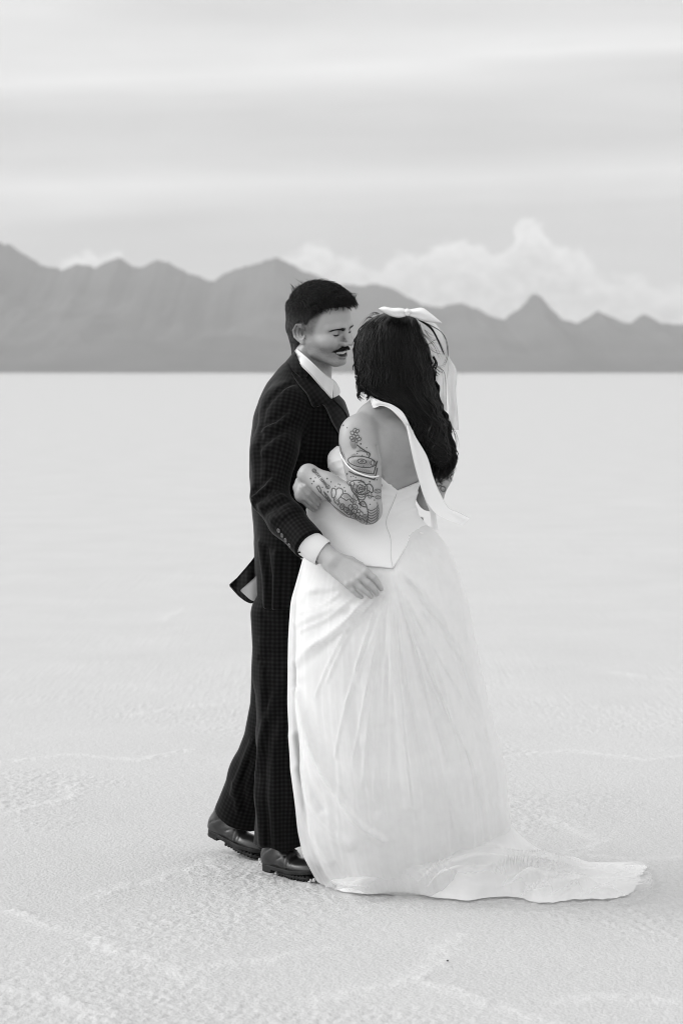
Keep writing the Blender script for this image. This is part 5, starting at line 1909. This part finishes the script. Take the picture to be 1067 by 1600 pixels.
def lock_set(K, start, length, sp, lift, rad, jitter, n=14):
    t = np.linspace(0, 1, n)
    s = sp(K)
    y0 = start(K); y1 = np.minimum(y0 + length(K), RNG.uniform(728, 756, K))
    rows = y0[:, None] + (y1 - y0)[:, None] * t[None]
    L_ = np.interp(rows, HT[0], HT[1]); R_ = np.interp(rows, HT[0], HT[2])
    ph = RNG.uniform(0, 6.28, K)[:, None]; fr = RNG.uniform(1.5, 4.5, K)[:, None]
    cxs = L_ + (R_ - L_) * s[:, None] + jitter * np.sin(ph + fr * t[None] * 3) * (.3 + t[None]) * (1 + 1.2 * sstep(620, 720, rows))
    P, ok = hit(bride_hair_f, cxs.ravel(), rows.ravel(), steps=40, default=-9)
    yv = P[:, 1].copy()
    base = np.interp(rows.ravel(), [486, 560, 610, 660, 745], [-.20, -.22, -.26, -.31, -.325])
    yv = np.where(yv < -5, base, yv)
    Y = yv.reshape(K, n)
    Y = (np.cumsum(Y, 1) / np.arange(1, n + 1)) * .25 + Y * .75
    Y = Y - lift * RNG.uniform(-.3, 1.2, K)[:, None]
    return W(cxs, rows, Y), (rad(K)[:, None] * (np.sin(np.pi * (.12 + .86 * t)) ** .7)[None])


p, r = lock_set(1700, lambda K: RNG.uniform(489, 640, K), lambda K: RNG.uniform(50, 150, K), lambda K: RNG.uniform(.01, .99, K), .004, lambda K: RNG.uniform(.0006, .0017, K), 3.8, 20)
HP.append(tubes(None, p, r, sides=5))
p, r = lock_set(420, lambda K: RNG.uniform(500, 600, K), lambda K: RNG.uniform(25, 70, K), lambda K: RNG.uniform(.0, .28, K), .004, lambda K: RNG.uniform(.0006, .0018, K), 3.0)
HP.append(tubes(None, p, r, sides=4))
p, r = lock_set(700, lambda K: RNG.uniform(630, 722, K), lambda K: RNG.uniform(20, 60, K), lambda K: RNG.uniform(-.03, .99, K), .005, lambda K: RNG.uniform(.0007, .0022, K), 3.6)
HP.append(tubes(None, p, r, sides=4))


p, r = lock_set(170, lambda K: RNG.uniform(600, 690, K), lambda K: RNG.uniform(50, 110, K), lambda K: RNG.uniform(.45, .95, K), .007, lambda K: RNG.uniform(.0012, .0030, K), 5.5, 26)
HP.append(tubes(None, p, r, sides=5))
p, r = lock_set(90, lambda K: RNG.uniform(540, 600, K), lambda K: RNG.uniform(30, 60, K), lambda K: RNG.uniform(.0, .25, K), .006, lambda K: RNG.uniform(.0010, .0026, K), 5.0, 22)
HP.append(tubes(None, p, r, sides=5))


def flyaways(curves, copies, spread, rad, n=22):
    out = []
    for c in curves:
        A = catmull(np.array(c, float), n)
        for k in range(copies):
            off = RNG.normal(0, spread, 3) * np.array([1, 1, .006])
            t = np.linspace(0, 1, n)[:, None]
            B_ = A + off * (.25 + t) + np.stack([np.sin(t[:, 0] * 6 + k) * spread * .5, np.cos(t[:, 0] * 5 + k) * spread * .5, 0 * t[:, 0]], 1)
            out.append(W(B_[:, 0], B_[:, 1], B_[:, 2]))
    out = np.array(out)
    return tubes(None, out, np.repeat((rad * (1 - .85 * np.linspace(0, 1, n) ** 2))[None], len(out), 0), sides=4)


# blown strands over the veil at the right
HP.append(flyaways([[(652, 498, -.25), (672, 512, -.27), (684, 532, -.28), (695, 556, -.28)]], 7, 1.2, .0013))
HP.append(flyaways([[(660, 526, -.26), (668, 540, -.28), (680, 549, -.29), (693, 551, -.29)], [(664, 540, -.26), (680, 533, -.28), (688, 533, -.28)], [(668, 556, -.27), (678, 570, -.29), (690, 578, -.29), (694, 590, -.29), (695, 640, -.29)],
                    [(677, 572, -.27), (686, 580, -.29), (693, 582, -.29)], [(655, 500, -.26), (690, 520, -.28), (700, 550, -.28), (694, 570, -.28), (684, 572, -.28)], [(662, 515, -.26), (672, 526, -.28), (682, 528, -.28)],
                    [(664, 545, -.26), (672, 556, -.28), (680, 572, -.28)], [(660, 520, -.26), (680, 540, -.28), (690, 560, -.28)]], 3, 1.6, .0006))
HP.append(flyaways([[(683, 628, -.28), (692, 640, -.30), (700, 652, -.31), (706, 668, -.31), (712, 690, -.31), (708, 706, -.31)], [(684, 640, -.28), (696, 655, -.30), (706, 680, -.31)], [(696, 690, -.30), (708, 700, -.31), (711, 716, -.31)],
                    [(700, 660, -.3), (712, 680, -.31), (713, 700, -.31)]], 4, 1.5, .0005))
HP.append(flyaways([[(672, 705, -.325), (674, 722, -.33), (671, 738, -.335), (676, 750, -.335)], [(682, 708, -.33), (687, 726, -.335), (683, 742, -.335), (688, 755, -.335)],
                    [(692, 702, -.325), (698, 720, -.33), (693, 738, -.33), (697, 749, -.33)], [(700, 690, -.32), (708, 706, -.325), (703, 722, -.325), (709, 735, -.325)],
                    [(690, 640, -.30), (699, 652, -.305), (694, 664, -.31), (702, 674, -.31)], [(680, 596, -.25), (686, 606, -.26), (681, 617, -.265), (688, 626, -.27)], [(676, 556, -.235), (681, 566, -.24), (677, 578, -.245), (684, 586, -.25)],
                    [(560, 596, -.25), (562, 608, -.25), (559, 618, -.25), (564, 625, -.25)], [(572, 604, -.27), (576, 617, -.275), (573, 626, -.28)]], 7, 1.7, .0022))
HP.append(flyaways([[(678, 606, -.27), (684, 618, -.29), (686, 632, -.30), (680, 640, -.30)], [(680, 618, -.28), (689, 630, -.30), (684, 636, -.30)]], 6, 1.6, .0011))
HP.append(flyaways([[(700, 700, -.3), (708, 712, -.31), (709, 724, -.31), (703, 734, -.31)], [(690, 715, -.31), (700, 730, -.32), (697, 744, -.32)], [(676, 720, -.32), (682, 735, -.33), (680, 748, -.33)], [(670, 715, -.32), (676, 730, -.33), (675, 742, -.33)]], 12, 2.6, .0009))
# wisps at the crown and by her cheek
HP.append(flyaways([[(585, 500, -.2), (578, 496, -.2), (572, 500, -.19), (563, 512, -.18)], [(592, 490, -.2), (584, 489, -.2), (576, 496, -.2)]], 7, 2.0, .0005))
HP.append(flyaways([[(560, 590, -.25), (559, 602, -.25), (562, 612, -.25), (570, 618, -.25)], [(566, 594, -.27), (567, 606, -.28), (574, 616, -.28), (582, 618, -.28)], [(575, 600, -.29), (580, 612, -.3), (590, 622, -.31)]], 10, 2.4, .0011))
V, F = join(HP)
hair_f = make_mesh('hair', V, F, M_HAIR_F, bride)


# ---- bow in her hair
def puff(top, bot, y, thick, n=36, m=20, crease=.25):
    a = catmull(np.array(top, float), n); b = catmull(np.array(bot, float), n)
    A = W(a[:, 0], a[:, 1], y); B_ = W(b[:, 0], b[:, 1], y)
    c = (A + B_) / 2; hv = (A - B_) / 2
    s = np.linspace(0, 1, n)
    th = thick * (np.sin(np.pi * np.clip(s * .92 + .04, 0, 1)) ** .6)
    g = np.linspace(0, 2 * np.pi, m, endpoint=False)
    V = c[:, None] + np.cos(g)[None, :, None] * hv[:, None]
    dep = np.sin(g)[None] * th[:, None] * (1 + crease * np.cos(5 * g)[None] * (1 - s)[:, None])
    V = V + dep[..., None] * np.array([0, 1.0, 0])
    V[..., 1] += .004 * perlin2(np.repeat(s[:, None] * 5, m, 1).ravel(), np.repeat(np.cos(g)[None] * 3, n, 0).ravel(), y * 50).reshape(n, m)
    return V.reshape(-1, 3), grid_faces(n, m, True)


parts = [puff([(636, 484), (626, 481), (612, 481), (600, 479), (591, 482)], [(636, 493), (628, 496), (618, 496), (606, 492), (591.5, 483)], -.318, .020),
         puff([(637, 484), (648, 482), (660, 481), (672, 489), (690, 504)], [(637, 493), (648, 497), (660, 502), (672, 504), (689.5, 505)], -.318, .022),
         puff([(632, 486), (634, 482.5), (637, 482), (640, 484), (641, 487)], [(632, 490), (634, 493), (637, 494), (640, 492), (641, 489)], -.326, .014)]
V, F = join(parts)
bow = make_mesh('hair_bow', V, F, M_RIBBON, bride)
strip('bow_tail', [(650, 498, -.245), (662, 515, -.245), (670, 540, -.24), (677, 570, -.235), (679, 605, -.23), (681, 640, -.23)],
      [(676, 500, -.245), (690, 518, -.245), (697, 545, -.24), (701, 570, -.235), (697, 605, -.23), (698, 642, -.23)], M_ORGANZA, bow, 70, 11, .0006, .02, 1.)
strip('bow_tail', [(684, 530, -.235), (690, 552, -.23), (697, 580, -.22), (699, 610, -.215), (701, 640, -.21), (702, 672, -.21)],
      [(696, 530, -.235), (701, 556, -.23), (713, 579, -.22), (712, 612, -.215), (715, 645, -.21), (716, 672, -.21)], M_ORGANZA, bow, 70, 11, .0006, .02, 4.)


# ---- salt broken loose round the soles and the hem, and a dark pebble in the foreground
def crumbs(spots, size, seed, name):
    rg = np.random.default_rng(seed)
    u_, v_ = np.meshgrid(np.linspace(0, np.pi, 6), np.linspace(0, 2 * np.pi, 8, endpoint=False), indexing='ij')
    S = np.stack([np.sin(u_) * np.cos(v_), np.sin(u_) * np.sin(v_), np.cos(u_)], -1).reshape(-1, 3)
    parts = []
    for p in spots:
        r = size * rg.uniform(.4, 1.3)
        parts.append((p + S * r * rg.uniform(.6, 1.2, 3) * (1 + .5 * perlin(S * 1.7 + rg.uniform(0, 50, 3)))[:, None], grid_faces(6, 8, True)))
    V, F = join(parts)
    return make_mesh(name, V, F, M_SALT, attrs={'crust': np.full(len(V), .6), 'coarse': np.full(len(V), .5)})


_cr = np.random.default_rng(8)
spots = []
for (x0, y0), (x1, y1), n, zz in (((414, 1352), (494, 1378), 90, .004), ((494, 1378), (530, 1386), 14, .002), ((335, 1305), (410, 1345), 26, .006), ((404, 1346), (430, 1362), 20, .003)):
    t = _cr.uniform(0, 1, n)
    g = ground_at(x0 + (x1 - x0) * t + _cr.normal(0, 3, n), y0 + (y1 - y0) * t + np.abs(_cr.normal(0, 2.5, n)))
    g[:, 2] = zz * _cr.uniform(0, 1.6, n)
    spots += list(g)
tag(crumbs(spots, .0052, 3, 'salt_crumbs'), kind='stuff')
peb = crumbs([ground_at(699, 1503) + np.array([0, 0, .003])], .0045, 12, 'pebble')
peb.data.materials.clear(); peb.data.materials.append(M_INK)
tag(peb, 'tiny dark pebble alone on the salt in front of the train', 'pebble')
